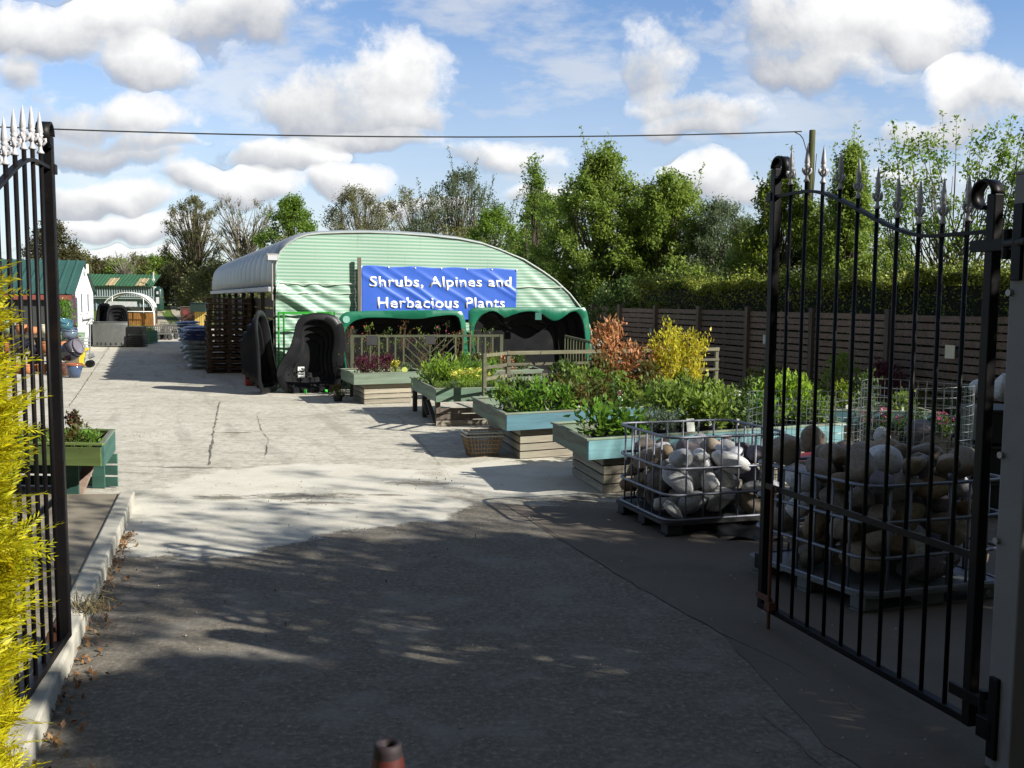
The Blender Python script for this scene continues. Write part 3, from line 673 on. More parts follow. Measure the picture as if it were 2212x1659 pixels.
# two big green rimmed shells standing on edge against the end wall
SO = .75
def shp(px, py, o=SO): return HP(px, py, B0-YU*o, YU)
bA = shp(870, 830); bA.z = 0
def pl2(L, base, o=SO):
    r = []
    for x, y in L: q = shp(x, y, o); r.append(((q-base).dot(YV), max(.02, q.z)))
    return r
shell('pond_shell', 'big green rimmed pond shell on edge below the banner, left of the wavy one', bA, YV,
      pl2([(734, 688), (746, 676), (765, 673), (860, 671), (985, 671), (1001, 680), (1006, 700), (1011, 760), (1014, 820), (1000, 838), (900, 842), (780, 842), (750, 830), (741, 780), (737, 720)], bA),
      pl2([(744, 722), (758, 698), (785, 688), (830, 687), (900, 689), (950, 683), (978, 681), (992, 690), (999, 740), (1002, 800), (990, 826), (900, 830), (790, 830), (757, 815), (746, 770)], bA),
      [(.97, .10, .28), (.80, .30, .42), (.58, .44, .52)], GRN, BLK, .06, group='green rimmed pond shells below the banner')
bB = shp(1145, 830); bB.z = 0
shell('pond_shell', 'green rimmed pond shell with a wavy top edge at the right end of the barn', bB, YV,
      pl2([(1014, 672), (1024, 666), (1060, 664), (1150, 664), (1250, 664), (1266, 668), (1273, 700), (1277, 760), (1279, 820), (1262, 838), (1150, 842), (1050, 842), (1030, 832), (1020, 760), (1015, 700)], bB),
      pl2([(1024, 712), (1037, 684), (1055, 674), (1068, 672), (1080, 678), (1090, 687), (1105, 681), (1130, 674), (1152, 673), (1170, 678), (1184, 687), (1199, 693), (1215, 687), (1232, 674), (1248, 675), (1260, 700), (1266, 760), (1266, 815), (1240, 830), (1150, 832), (1060, 830), (1034, 810), (1026, 760)], bB),
      [(.96, .12, .26), (.82, .28, .40), (.62, .42, .50)], GRN, BLK, .06, group='green rimmed pond shells below the banner')
m = MB(); q = shp(1163, 683, SO+.012); m.obox(q, YV*.15, YU*.004, V3(0, 0, .16)); m.obox(shp(742, 686, SO+.012), YV*.001, YU*.001, V3(0, 0, .001))
solo(m, 'sticker', plain('sticker_teal', (.02, .11, .09), .5, var=.15), 'pale teal square sticker on the rim of the wavy pond shell', 'sticker', loc=tuple(q))
m = MB(); q = shp(748, 690, SO+.012); m.tube([q, q-YU*.004], .075, 20)
solo(m, 'sticker', plain('sticker_pale', (.20, .42, .34), .5, var=.15), 'round pale sticker on the left corner of the green rimmed pond shell', 'sticker', loc=tuple(q))
# black bell shaped shell with steps
def cp(x, y, rx=500, ry=600, s=3.16): return ((rx+x/s)*.7855, (ry+y/s)*.7855)
bellO = [cp(*p) for p in [(1170, 822), (1300, 838), (1370, 885), (1403, 970), (1405, 1100), (1400, 1230), (1412, 1350), (1398, 1440), (1330, 1500), (1200, 1520), (1050, 1528), (935, 1520), (862, 1470), (826, 1380), (835, 1300), (885, 1215), (945, 1125), (985, 1000), (1005, 915), (1060, 850)]]
bellI = [cp(*p) for p in [(1170, 882), (1250, 895), (1305, 930), (1330, 1000), (1330, 1100), (1312, 1200), (1320, 1320), (1335, 1400), (1300, 1450), (1180, 1470), (1040, 1475), (950, 1465), (900, 1420), (890, 1360), (915, 1300), (985, 1220), (1035, 1120), (1050, 1020), (1065, 930), (1110, 895)]]
bc = G(668, 849); cax = V3(math.cos(YANG+.02), math.sin(YANG+.02)); cnr = V3(cax.y, -cax.x)
def pl3(L, base, ax):
    n_ = V3(ax.y, -ax.x); r = []
    for x, y in L: q = HP(x, y, base, n_); r.append(((q-base).dot(ax), max(.02, q.z)))
    return r
oC, iC = pl3(bellO, bc, cax), pl3(bellI, bc, cax)
st3 = [(.98, .03, .14), (.84, .15, .26), (.67, .27, .38), (.50, .39, .46)]
shell('pond_shell', 'black bell shaped pond shell standing upright with a white label', bc, cax, oC, iC, st3, BLK, BLK, .04, R_(5), group='black pond shells leaning by the barn corner')
b2 = bc+YU*.20+YV*.04
shell('pond_shell', 'black pond shell nested behind the one with the white label', b2, cax, [(x*1.03+.02, z*1.0+.0) for x, z in oC], [(x*1.0+.02, z) for x, z in iC], st3[:2], BLK, BLK, .04, R_(5), group='black pond shells leaning by the barn corner')
m = MB(); q = HP(650.5, 806, bc+cnr*-.40, cnr); m.obox(q, cax*.13, cnr*.004, V3(0, 0, .26)); root = solo(m, 'label_card', plain('paper_white', (.78, .80, .78), .6, var=.05), 'white product label inside the bell shaped black pond shell', 'label', loc=tuple(q))
m = MB()
for dz, c_, w_ in [(.035, 0, .11), (-.02, .0, .11)]: m.obox(q+cnr*.004+V3(0, 0, dz), cax*w_, cnr*.002, V3(0, 0, .028))
m.obox(q+cnr*.004+V3(0, 0, -.09), cax*.05, cnr*.002, V3(0, 0, .05)); m.obox(q+cnr*.004+V3(0, 0, .09)+cax*.02, cax*.04, cnr*.002, V3(0, 0, .04))
m.build('print', plain('print_dark', (.06, .09, .07), .6), root, q)
for k, x in enumerate((1070, 1252)):
    q = HP(*cp(x, 1510), bc+cnr*.02, cnr); m = MB(); m.obox(q, cax*.05, cnr*.10, V3(0, 0, .10))
    solo(m, 'clip', plain('clip_green', (.05, .62, .06), .4, var=.1), 'bright green plastic clip on the lower rim of the bell shell, %s one' % ('left' if k == 0 else 'right'), 'clip', 'green clips on the bell shell', loc=tuple(q), bevel=.008)
# the tall shell turned almost edge-on
be = G(590, 851); ang = YANG+R_(66); eax = V3(math.cos(ang), math.sin(ang))
eo = [(0, 1.66), (.18, 1.63), (.33, 1.50), (.42, 1.25), (.46, .9), (.55, .5), (.62, .28), (.55, .08), (.35, .02), (0, .02), (-.35, .02), (-.55, .08), (-.62, .28), (-.55, .5), (-.46, .9), (-.42, 1.25), (-.33, 1.5), (-.18, 1.63)]
ei = [(x*.84, .10+(z-.02)*.89) for x, z in eo]
shell('pond_shell', 'tall black pond shell turned edge-on at the left corner of the barn', be+YU*.25, eax, eo, ei, st3, BLK, BLK, .04, R_(7), group='black pond shells leaning by the barn corner')
b4 = G(600, 838)+YU*.1
shell('pond_shell', 'glossy black pond shell tucked behind the edge-on one', b4+YV*.12+YU*.3, V3(math.cos(YANG+R_(52)), math.sin(YANG+R_(52))), [(x*.85, z*.86) for x, z in eo], [(x*.85, z*.86) for x, z in ei], st3, BLK, BLK, .04, R_(7), group='black pond shells leaning by the barn corner')
# bright green tube rack behind the black shells
rk = thing('tube_rack', 'bright green tubular metal rack behind the black pond shells', 'rack', tuple(shp(680, 830, .35).xy)+(0,))
def rkp(x, y, o): q = shp(*cp(x, y), o); return q
m = MB()
for x, o_ in ((885, .5), (1272, .5), (1325, .5), (840, .12), (1290, .12)):
    q = rkp(x, 812, o_); m = MB(); m.bar(V3(q.x, q.y, 0), q, .033); m.build('upright', plain('rack_green', (.03, .27, .03), .4, var=.15), rk, rk.location)
m = MB(); m.bar(rkp(845, 828, .5), rkp(1330, 828, .5), .03); m.bar(rkp(885, 970, .5), rkp(1330, 970, .5), .03); m.bar(rkp(845, 818, .12), rkp(1300, 818, .12), .028)
m.build('rails', MATS['rack_green'], rk, rk.location)
m = MB(); q = G(540, 833)+YU*.0; m.obox(q+V3(0, 0, .34), YV*.22, YU*.16, V3(0, 0, .68)); bx = solo(m, 'sack', plain('sack_red', (.42, .05, .03), .5, var=.25, bstr=.3), 'upright red sack with a blue roundel beside the pallet stack', 'sack', loc=tuple(q), bevel=.04)
m = MB(); m.tube([q-YU*.082+V3(0, 0, .28)+YV*.03, q-YU*.090+V3(0, 0, .28)+YV*.03], .09, 18); m.build('roundel', plain('blue_print', (.04, .10, .40), .5), bx, q)
# ------------------------------------------------------------ slatted fence, hedge, pole, wire
FB = V3(4.66, 20.9)*1.0
def fpt(px, h=0):                                  # fence line: straight, parallel to the barn side
    r = ray(px, 660); n = V3(YU.y, -YU.x); base = G(1619, 858)
    k = base.dot(n)/(V3(r.x, r.y).dot(n)); return V3(r.x*k, r.y*k, h)
FN = V3(-YU.y, YU.x)                               # towards the yard
FZ = 1.74
FW = [wood('fence_board', (.215, .155, .12), axis=0), wood('fence_post', (.17, .135, .105), axis=2)]
mtf = FW[0]; fang = math.atan2(-YU.y, -YU.x)
posts = [fpt(x) for x in (1283, 1342, 1419, 1513, 1619, 1759, 1924.5, 2145)]
posts.append(posts[-1]-YU*2.05)
fence = thing('slatted_fence', 'long brown horizontal slat fence along the right side in front of the hedge', 'fence', tuple(posts[4]))
for i, q in enumerate(posts):
    m = MB(); m.obox(q+V3(0, 0, .91)+FN*.03, YU*.10, FN*.10, V3(0, 0, 1.82)); m.build('post', FW[1], fence, posts[4])
rn = random.Random(2)
for i in range(len(posts)-1):
    a, b = posts[i], posts[i+1]; m = MB()
    for k in range(14):
        z = FZ-.055-k*.122; dz = rn.uniform(-.006, .006)
        m.obox((a+b)/2+V3(0, 0, z+dz)+FN*rn.uniform(-.004, .004), (b-a)*.985, FN*.02, V3(0, 0, .094)+(b-a)*0)
    m.obox((a+b)/2+V3(0, 0, .9)-FN*.04, (b-a).normalized()*.07, FN*.05, V3(0, 0, 1.7))
    o = m.build('slat_panel', mtf, fence, posts[4])
for (px, py, w, h, c, lb) in [(2052, 760, .19, .20, (.60, .56, .42), 'cream square notice pinned to the fence behind the gate'), (1651, 733, .085, .17, (.45, .46, .46), 'narrow white tag on the fence beside the gate post'),
                         (1406, 716, .12, .15, (.16, .22, .24), 'dull blue grey card on the fence behind the golden shrub'), (1315, 716, .13, .17, (.05, .07, .10), 'dark blue card on the fence above the orange shrub')]:
    q = HP(px, py, posts[4]+FN*.09, FN); m = MB(); m.obox(q, YU*w, FN*.01, V3(0, 0, h))
    solo(m, 'tag', plain('tag_'+lb[:5], c, .6, var=.1), lb, 'notice', loc=tuple(q))
# hedge behind the fence
def hedge(name, label, a, b, z0, ht, wd, mat, n, seed, ls=.055, top=None):
    rn = np.random.default_rng(seed); root = thing(name, label, 'hedge', tuple(((a+b)/2).xy)+(0,)); L = (b-a).length; dirn = (b-a).normalized(); nn = V3(-dirn.y, dirn.x)
    u = rn.random(n)*L; hh = lambda u: ht+.06*np.sin(u*1.3)+.05*np.sin(u*3.1+1)+.03*np.sin(u*7.7)
    face = rn.random(n); v = np.where(face < .50, wd*.5*(1-.25*rn.random(n)**2)*np.where(rn.random(n) < .8, 1, -1), (rn.random(n)-.5)*wd)
    H2 = hh(u)+.04*np.sin(v*9+u*5); z = np.where(face < .50, z0+rn.random(n)*(H2-z0), H2-np.abs(rn.normal(size=n))*.07)
    z += np.where((face >= .50) & (rn.random(n) < .12), np.abs(rn.normal(size=n))*.13, 0)
    v = v+.07*np.sin(u*2.1+z*4)+.05*np.sin(u*5+z*7)
    C = np.stack([a.x+dirn.x*u+nn.x*v, a.y+dirn.y*u+nn.y*v, z], axis=1)
    leafmesh('foliage', C, ls, mat, root, el=.55, off=root.location)
    m = MB(); rr = random.Random(seed)
    for i in range(int(L/.28)):
        p = a+dirn*(i*.28+rr.uniform(-.1, .1)); m.tube([p, p+V3(rr.gauss(0, .08), rr.gauss(0, .08), z0+(ht-z0)*.5), p+V3(rr.gauss(0, .2), rr.gauss(0, .2), ht*.92)], [.025, .018, .008], 4)
    # dark inner mass of twigs
    m.build('stems', BARK, root, root.location)
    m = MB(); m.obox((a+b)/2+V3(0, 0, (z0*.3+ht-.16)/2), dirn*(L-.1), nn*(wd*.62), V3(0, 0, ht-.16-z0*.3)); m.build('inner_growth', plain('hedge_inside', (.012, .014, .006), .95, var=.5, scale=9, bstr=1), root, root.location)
    return root
h0 = fpt(1345)-FN*.85; h1 = fpt(2212)-FN*.85-YU*1.2
HEDGE = leafmat('leaves_hedge', [(.032, .065, .010), (.08, .135, .016), (.30, .36, .045), (.20, .17, .04)], .2)
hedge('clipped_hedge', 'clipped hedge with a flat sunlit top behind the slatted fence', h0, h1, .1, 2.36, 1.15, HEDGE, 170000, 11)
hedge('sky_block_hedge', 'tall unseen hedge added behind the viewer to block low sky', V3(-18, -7.5), V3(11, -7.5), .1, 6.0, 2.0, HEDGE, 30000, 12, ls=.2)  # unseen hedge added to block low sky light from behind
PX, PY = 1741, 30.0
pb = D(PX, 640, PY); pz = D(PX, 281, PY).z
pole = thing('utility_pole', 'mossy wooden utility pole carrying the overhead cable behind the hedge', 'utility pole', (pb.x, PY, 0))
m = MB(); m.tube([(pb.x, PY, -.2), (pb.x+.02, PY, pz)], [.12, .09], 12); m.build('shaft', wood('pole_wood', (.07, .075, .025), axis=2), pole, pole.location, smooth=True)
m = MB()
for k in range(2): m.tube([(pb.x-.11+.25*k, PY-.09, pz-.4-.3*k), (pb.x-.13+.2*k, PY-.1, pz-2), (pb.x-.10+.2*k, PY-.1, 0)], .012, 4)
m.tube([D(1716, 285, PY), D(1728, 291, PY), D(1735, 300, PY-.1), (pb.x-.1, PY-.1, pz-.8)], .016, 5)
m.build('cable_drop', plain('cable', (.03, .03, .03), .6), pole, pole.location)
m = MB(); q0 = D(1732, 284, PY); q1 = D(-420, 254, 26.0); L = []
for i in range(41): u = i/40; p = q0.lerp(q1, u); p.z -= .55*4*u*(1-u)*.55; L.append(p)
m.tube(L, .020, 5); solo(m, 'overhead_cable', MATS['cable'], 'thin dark overhead cable crossing the whole sky to the pole', 'cable', loc=tuple(q0))

# ------------------------------------------------------------ pallets and sacks beside the barn
PW = wood('pallet_wood', (.13, .08, .045), axis=0)
def pallet(name, label, loc, rz, group):
    r = thing(name, label, 'pallet', loc, rz, group); m = MB()
    for i in range(5): m.box((-.47+i*.235, 0, .134), (.12, .98, .021))
    m.build('deck_boards', PW, r); m = MB()
    for x in (-.47, 0, .47):
        for y in (-.42, 0, .42): mb_ = MB(); mb_.box((x, y, .068), (.10, .10, .07)); mb_.build('block', PW, r)
    m = MB()
    for y in (-.42, 0, .42): m.box((0, y, .113), (1.07, .12, .020)); m.box((0, y, .022), (1.07, .12, .022))
    m.box((0, -.46, .0215), (1.07, .09, .017)) if False else None
    m.build('bearers', PW, r); return r
pc = G(447, 807)+YV*.56+YU*.50; rn = random.Random(3)
pp = pallet('pallet', 'brown wooden pallet in the tall stack beside the barn wall', (pc.x, pc.y, .0), YANG, 'pallets stacked by the barn')
for k in range(13):
    o = pp if k == 0 else copy_tree(pp); o.location = (pc.x+rn.uniform(-.03, .03), pc.y+rn.uniform(-.03, .03), .145*k); o.rotation_euler = (0, 0, YANG+rn.uniform(-.03, .03))
pp['label'] = 'bottom pallet of the tall stack beside the barn wall'
o['label'] = 'topmost pallet of the tall stack beside the barn wall'
SK = [plain('sack_white', (.42, .44, .42), .4, var=.4, scale=9, bstr=.3, dirt=(.05, .12, .06), dscale=16), plain('sack_blue', (.05, .07, .20), .4, var=.4, scale=9, dirt=(.35, .36, .36), dscale=14), plain('sack_green', (.10, .20, .12), .4, var=.4, scale=9, dirt=(.45, .48, .45), dscale=5)]
def sackmesh():
    m = MB(); NU, NV = 14, 10
    def P(u, v):
        x = (u-.5)*2; y = (v-.5)*2; e = max(0, 1-abs(x)**3.2)*max(0, 1-abs(y)**3.2); k = .040*e**.6+.004*math.sin(9*x+5*y)
        return V3(x*.36, y*.23, .072+k)
    m.grid(P, NU, NV); b = len(m.v)
    m.grid(lambda u, v: V3((u-.5)*.72, (v-.5)*.46, .072-(P(u, v).z-.072)*.9), NU, NV)
    b2 = b; 
    for f in range(b-0, 0): pass
    m.f = m.f[:NU*NV]+[tuple(reversed(f)) for f in m.f[NU*NV:]]
    return m
sb = {}
for k, c in enumerate(SK):
    o = sackmesh().build('compost_sack', c, smooth=True); sb[k] = o; COL.objects.unlink(o)
ncount = 0
for st in range(5):
    base = G(446, 800)+YU*(.55+st*1.75)+YV*(-.05); nl = [9, 8, 8, 9, 8][st]
    for lay in range(nl):
        for side in range(2):
            k = 0 if lay < nl-3 else (1 if st in (0, 1, 3) else 2)
            o = sb[k].copy(); COL.objects.link(o); o.name = 'compost_sack'
            q = base+YU*(side*.50)+YV*(rn.uniform(-.04, .04))-YV*(.15*(lay/9.0)); o.location = (q.x, q.y, .125*lay+.02)
            o.rotation_euler = (rn.uniform(-.05, .05), rn.uniform(-.05, .05), YANG+rn.uniform(-.1, .1))
            where = ['nearest pile', 'second pile', 'middle pile', 'fourth pile', 'farthest pile'][st]
            setp(o, '%s compost sack, %s row of the %s by the barn' % (['white', 'blue', 'green'][k], ['front', 'back'][side], where), 'sack', 'compost sacks piled along the barn wall')
m = MB(); q0 = D(402, 721, 30); q1 = D(432, 748, 28); m.tube([q0, q0.lerp(q1, .5)+V3(0, 0, .05), q1, V3(q1.x+.1, q1.y, .02)], .03, 6)
solo(m, 'handle_bar', BLK, 'black lifting handle sticking out beside the sack piles', 'handle', loc=tuple(q1))
bn = D(413, 700, 64); bnz = hz(64)
bin_ = thing('refuse_bin', 'brown refuse bin with a red circular mark beside the yellow boards', 'bin', (bn.x, 64, bnz))
m = MB(); m.box((0, 0, .62), (1.05, .8, 1.10)); m.build('body', plain('bin_brown', (.10, .045, .03), .6), bin_, bevel=.04)
m = MB(); m.box((0, 0, 1.21), (1.12, .86, .06)); m.build('lid', plain('bin_lid', (.12, .10, .09), .5), bin_, bevel=.02)
m = MB(); m.tube([(-.25, -.402, .85), (-.25, -.408, .85)], .17, 20); m.build('mark', plain('mark_red', (.24, .05, .05), .5), bin_)
yb = D(434, 690, 52)
m = MB()
for k in range(5): m.box((-.26+k*.125, 0, .62), (.10, .07, 1.10))
o = thing('timber_bundle', 'bundle of bright yellow new boards standing beside the barn side', 'timber', (yb.x, 52, 0)); m.build('boards', wood('new_timber', (.72, .52, .14), axis=2), o)
m = MB(); m.box((0, 0, .04), (.66, .14, .05)); m.box((0, .06, .9), (.66, .04, .06)); m.build('battens', MATS['new_timber'], o)
m = MB(); m.box((yb.x-.05, 52, 1.34), (.8, .7, .42)); m.box((yb.x-.05, 52, 1.58), (.86, .76, .05)); solo(m, 'dark_crate', plain('crate_dark', (.015, .035, .03), .5), 'dark green lidded crate on top of the yellow boards', 'crate', loc=(yb.x, 52, 1.13), bevel=.02)

# ------------------------------------------------------------ white cottage
ca = D(157, 640, 34.0); cb = D(201, 640, 39.0); cu = V3(cb.x-ca.x, cb.y-ca.y).normalized(); cw = (cb.xy-ca.xy).length; cr = V3(-cu.y, cu.x)   # cr: along the ridge, to the left
ca = V3(ca.x, ca.y, 0); cotz = 2.02; apz = 3.12
cot = thing('white_cottage', 'small white rendered building with a green ribbed metal roof', 'building', tuple(ca))
WR = plain('white_render', (.80, .80, .79), .85, var=.06, dirt=(.60, .62, .58), dscale=1.2)
m = MB(); CL = 5.5
for s_ in (0,):
    a = ca; b = ca+cu*cw; ap = ca+cu*(cw*.5)+V3(0, 0, apz); 
    m.add([a, b, b+V3(0, 0, cotz), ap, a+V3(0, 0, cotz)], [(0, 1, 2, 3, 4)])
    m.add([a, a+V3(0, 0, cotz), a+V3(0, 0, cotz)+cr*CL, a+cr*CL], [(0, 1, 2, 3)])
m.build('wall', WR, cot, ca)
mt, t = newmat('roof_green'); p = t.obj(); n1 = t.noise(p, 1.5, 5, .6); t.bsdf(t.mix(n1, (.018, .062, .048), (.035, .10, .08)), .5, 0, n1, .1, .01, .4); RGREEN = mt
def ribroof(m, e0, e1, r0, r1, pitch=.30, h=.035):
    """ribbed sheet between an eave line e0-e1 and a ridge line r0-r1"""
    n = int((e1-e0).length/pitch); nrm = (e1-e0).cross(r0-e0).normalized(); nrm = nrm if nrm.z > 0 else -nrm
    for i in range(n):
        for (u0, u1, a0, a1) in [(0, .72, 0, 0), (.72, .80, 0, h), (.80, .92, h, h), (.92, 1, h, 0)]:
            ua, ub = (i+u0)/n, (i+u1)/n
            m.add([e0.lerp(e1, ua)+nrm*a0, e0.lerp(e1, ub)+nrm*a1, r0.lerp(r1, ub)+nrm*a1, r0.lerp(r1, ua)+nrm*a0], [(0, 1, 2, 3)])
m = MB(); ov = -cr*.10; ed = -cu*.28
sl = (V3(0, 0, apz)+cu*(cw*.5))-(V3(0, 0, cotz)); k = .28/(cw*.5)
ribroof(m, ca+V3(0, 0, cotz+.03)-sl*k*.9+ov, ca+V3(0, 0, cotz+.03)-sl*k*.9+cr*CL, ca+cu*(cw*.5)+V3(0, 0, apz+.05)+ov, ca+cu*(cw*.5)+V3(0, 0, apz+.05)+cr*CL)
sl2 = V3(0, 0, apz)+cu*(cw*.5)-(V3(0, 0, cotz)+cu*cw)
ribroof(m, ca+cu*cw+V3(0, 0, cotz+.03)-sl2*k*.9+ov, ca+cu*cw+V3(0, 0, cotz+.03)-sl2*k*.9+cr*CL, ca+cu*(cw*.5)+V3(0, 0, apz+.05)+ov, ca+cu*(cw*.5)+V3(0, 0, apz+.05)+cr*CL)
m.build('roof', RGREEN, cot, ca, solid=.012)
m = MB(); e = ca+V3(0, 0, cotz-.03)-sl*k*.9; m.obox(e+cr*(CL/2)+V3(0, 0, -.05), cr*CL, cu*.05, V3(0, 0, .16)); m.build('fascia', plain('fascia_red', (.20, .05, .035), .6), cot, ca)
m = MB(); q = ca-cr*.06; m.obox(q+V3(0, 0, cotz/2)-cu*.05, cu*.12, cr*.06, V3(0, 0, cotz)); m.build('corner_board', plain('corner_dark', (.10, .04, .06), .7), cot, ca)
def gq(px, py): return HP(px, py, ca-cr*.02, cr)
for (x0, x1, y0, y1) in [(169.5, 177.5, 650, 705), (192, 202, 640, 691), (210, 216, 642, 689)] if False else [(161, 168, 641, 706), (173, 177.5, 633, 677), (187, 191.5, 634, 675)]:
    a, b, c = gq(x0, y1), gq(x1, y1), gq(x0, y0); w = (b-a).dot(cu); h = c.z-a.z; m = MB()
    ct = a+cu*w/2+V3(0, 0, h/2)-cr*.01
    for dz in (-.5, .5): m.obox(ct+V3(0, 0, h*dz), cu*(w+.08), cr*.05, V3(0, 0, .06))
    for dx in (-.5, .5): m.obox(ct+cu*(w*dx), cu*.06, cr*.05, V3(0, 0, h-.06))
    f = m.build('window', plain('frame_white', (.70, .72, .74), .5), cot, ca); m = MB(); m.obox(ct, cu*w, cr*.02, V3(0, 0, h)); m.build('pane', plain('pane_grey', (.10, .13, .16), .12, var=.3), f, ca)
    KID[f.name] = []
a = gq(178, 686); b = gq(196, 683); m = MB(); m.obox((a+b)/2-cr*.06, (b-a)*1.0, cr*.10, V3(0, 0, .12)); m.build('sill', plain('sill_grey', (.5, .52, .54), .6), cot, ca)
m = MB(); q = gq(182, 586)-cr*.1; m.obox(q, cu*.30, cr*.08, V3(0, 0, .16)); m.obox(q+V3(0, 0, .16)+cu*.06, cu*.12, cr*.08, V3(0, 0, .22)); m.build('gable_ornament', plain('ornament', (.72, .66, .60), .6), cot, ca, bevel=.02)
m = MB(); m.obox(ca+V3(0, 0, .98)+cr*2.75-cu*.03, cr*5.3, cu*.03, V3(0, 0, 1.9)); m.build('porch_opening', plain('porch_dark', (.03, .035, .03), .8), cot, ca)

# ------------------------------------------------------------ glasshouse with a green roof, display tunnel, tank, car, hut
gY = 90.0; gl, gr_ = D(150, 640, gY), D(330, 640, gY); gz = hz(gY); zt = D(262, 592.5, gY+2).z; zv = D(262, 618, gY).z; zg = D(262, 641, gY).z
gh = thing('glasshouse', 'long glasshouse with a green ribbed roof and two tan roof panels', 'glasshouse', (gl.x, gY, gz))
m = MB(); ribroof(m, V3(gl.x, gY, zv), V3(gr_.x, gY, zv), V3(gl.x, gY+2.2, zt), V3(gr_.x, gY+2.2, zt), .32, .05)
m.build('roof', plain('roof_green_old', (.028, .095, .045), .6, var=.35, scale=1.2), gh, gh.location)
for x0, x1 in ((226, 246), (291, 311)):
    m = MB(); a = D(x0, 640, gY-.1).x; b = D(x1, 640, gY-.1).x; ribroof(m, V3(a, gY-.02, zv+.05), V3(b, gY-.02, zv+.05), V3(a, gY-.02+2.2*.62, zv+.05+(zt-zv)*.62), V3(b, gY-.02+2.2*.62, zv+.05+(zt-zv)*.62), .32, .05); m.build('roof_panel', plain('panel_tan', (.33, .27, .15), .7, var=.3), gh, gh.location)
m = MB(); m.box(((gl.x+gr_.x)/2, gY+.3, (zv+zg)/2), (gr_.x-gl.x, .05, zv-zg)); m.box(((gl.x+gr_.x)/2, gY+.5, (gz+zg)/2), (gr_.x-gl.x, .05, zg-gz)); m.build('glazing', plain('glass_blue', (.16, .22, .27), .15, var=.5, scale=1.1), gh, gh.location)
m = MB(); nb_ = 34
for i in range(nb_+1):
    x = gl.x+(gr_.x-gl.x)*i/nb_; m.box((x, gY+.24, (zv+zg)/2), (.05, .06, zv-zg))
    if i % 2 == 0: m.box((x, gY+.44, (gz+zg)/2), (.06, .06, zg-gz))
for z in (zv-.03, zg, gz+1.1): m.box(((gl.x+gr_.x)/2, gY+.2, z), (gr_.x-gl.x, .08, .07))
m.box((gr_.x, gY+.5, (zv+gz)/2), (.14, .5, zv-gz))
m.build('glazing_bars', plain('bars_pale', (.36, .42, .40), .6), gh, gh.location)
m = MB(); m.box((gr_.x+.1, gY, zt-.25), (.08, .1, .9)); m.box((gr_.x+.12, gY-.1, zt-.5), (.2, .2, .16)); m.build('vent_pipe', plain('pipe_white', (.6, .62, .6), .5), gh, gh.location)
tY = 60.0; tl, tr_ = D(220, 640, tY), D(332, 640, tY); tw = tr_.x-tl.x; tx = (tl.x+tr_.x)/2; tz = D(276, 632, tY).z; ze = D(276, 672, tY).z
tn = thing('display_tunnel', 'small white arched display tunnel with orange boarding under its open end', 'polytunnel', (tx, tY, 0))
m = MB(); arc = [(math.cos(PI*i/20)*-tw/2, ze+(tz-ze)*math.sin(PI*i/20)) for i in range(21)]; tdir = V3(-.12, 1)
m.grid(lambda u, v: V3(tx+arc[int(round(u*20))][0]-.344*v*9, tY+.25+v*9, arc[int(round(u*20))][1]+.03*abs(math.sin(v*12))), 20, 14); m.build('cover', plain('cover_white', (.62, .64, .64), .5, var=.2), tn, tn.location, smooth=True, solid=.01)
m = MB(); m.tube([(tx+x, tY, z) for x, z in arc], .035, 6); m.tube([(tx+x*.94, tY+.1, z-.12) for x, z in arc], .025, 6)
for x in (-.5, .5): m.tube([(tx+x*tw, tY, 0), (tx+x*tw, tY, ze)], .05, 6)
for x in (-.3, .3): m.tube([(tx+x*tw, tY, ze+(tz-ze)*.8), (tx+x*tw, tY, ze-.1)], .022, 5)
m.tube([(tx-tw*.5, tY, ze-.02), (tx+tw*.5, tY, ze-.02)], .025, 5); m.build('hoops', plain('hoop_white', (.72, .74, .72), .45), tn, tn.location, smooth=True)
m = MB()
for k in range(26): m.box((tx-tw/2+tw*(k+.5)/26, tY+.35, ze-.52), (tw/26*.86, .03, .82))
m.build('boarding', wood('orange_boards', (.50, .24, .06), axis=2), tn, tn.location)
m = MB()
for k in range(9): m.bar((tx-.1+k*.07-.45*0, tY+.5, ze-.98-.0*k), (tx+.0-.5+k*.13, tY+.5, .75), .025)
for k in range(9): m.bar((tx+.55+k*.1, tY+.5, ze-.95), (tx+.55+k*.1, tY+.5, .7), .025)
m.box((tx, tY+.56, .75), (tw, .03, 1.0)); m.build('trellis', plain('trellis_dark', (.035, .04, .03), .8), tn, tn.location)
m = MB(); m.box((tx-.3, tY-.05, (ze+tz)/2-.13), (tw*.55, .02, .30)); m.build('name_board', plain('board_pale', (.55, .57, .56), .6), tn, tn.location)
tb = D(298, 744, 39.6); bb = thing('planter_bench', 'green boarded planter bench full of plants with white price signs, before the tunnel', 'planter', (tb.x, 39.9, 0))
bw2 = D(325, 744, 39.6).x-D(268, 744, 39.6).x
GPN = wood('green_planter', (.20, .20, .10), (.06, .17, .085), 1.2, axis=0)
m = MB()
for k in range(4): m.box((0, 0, .10+k*.125), (bw2, .9, .115))
m.build('boards', GPN, bb); m = MB(); m.box((0, 0, .50), (bw2-.1, .8, .04)); m.build('soil', plain('soil', (.03, .022, .015), .95, bstr=.6), bb)
C = [(random.uniform(-.5, .5)*bw2*.95, random.uniform(-.4, .4), .52+abs(random.gauss(0, .1))) for i in range(900)]
leafmesh('plants', C, .06, GR['lush'], bb, up=.2)
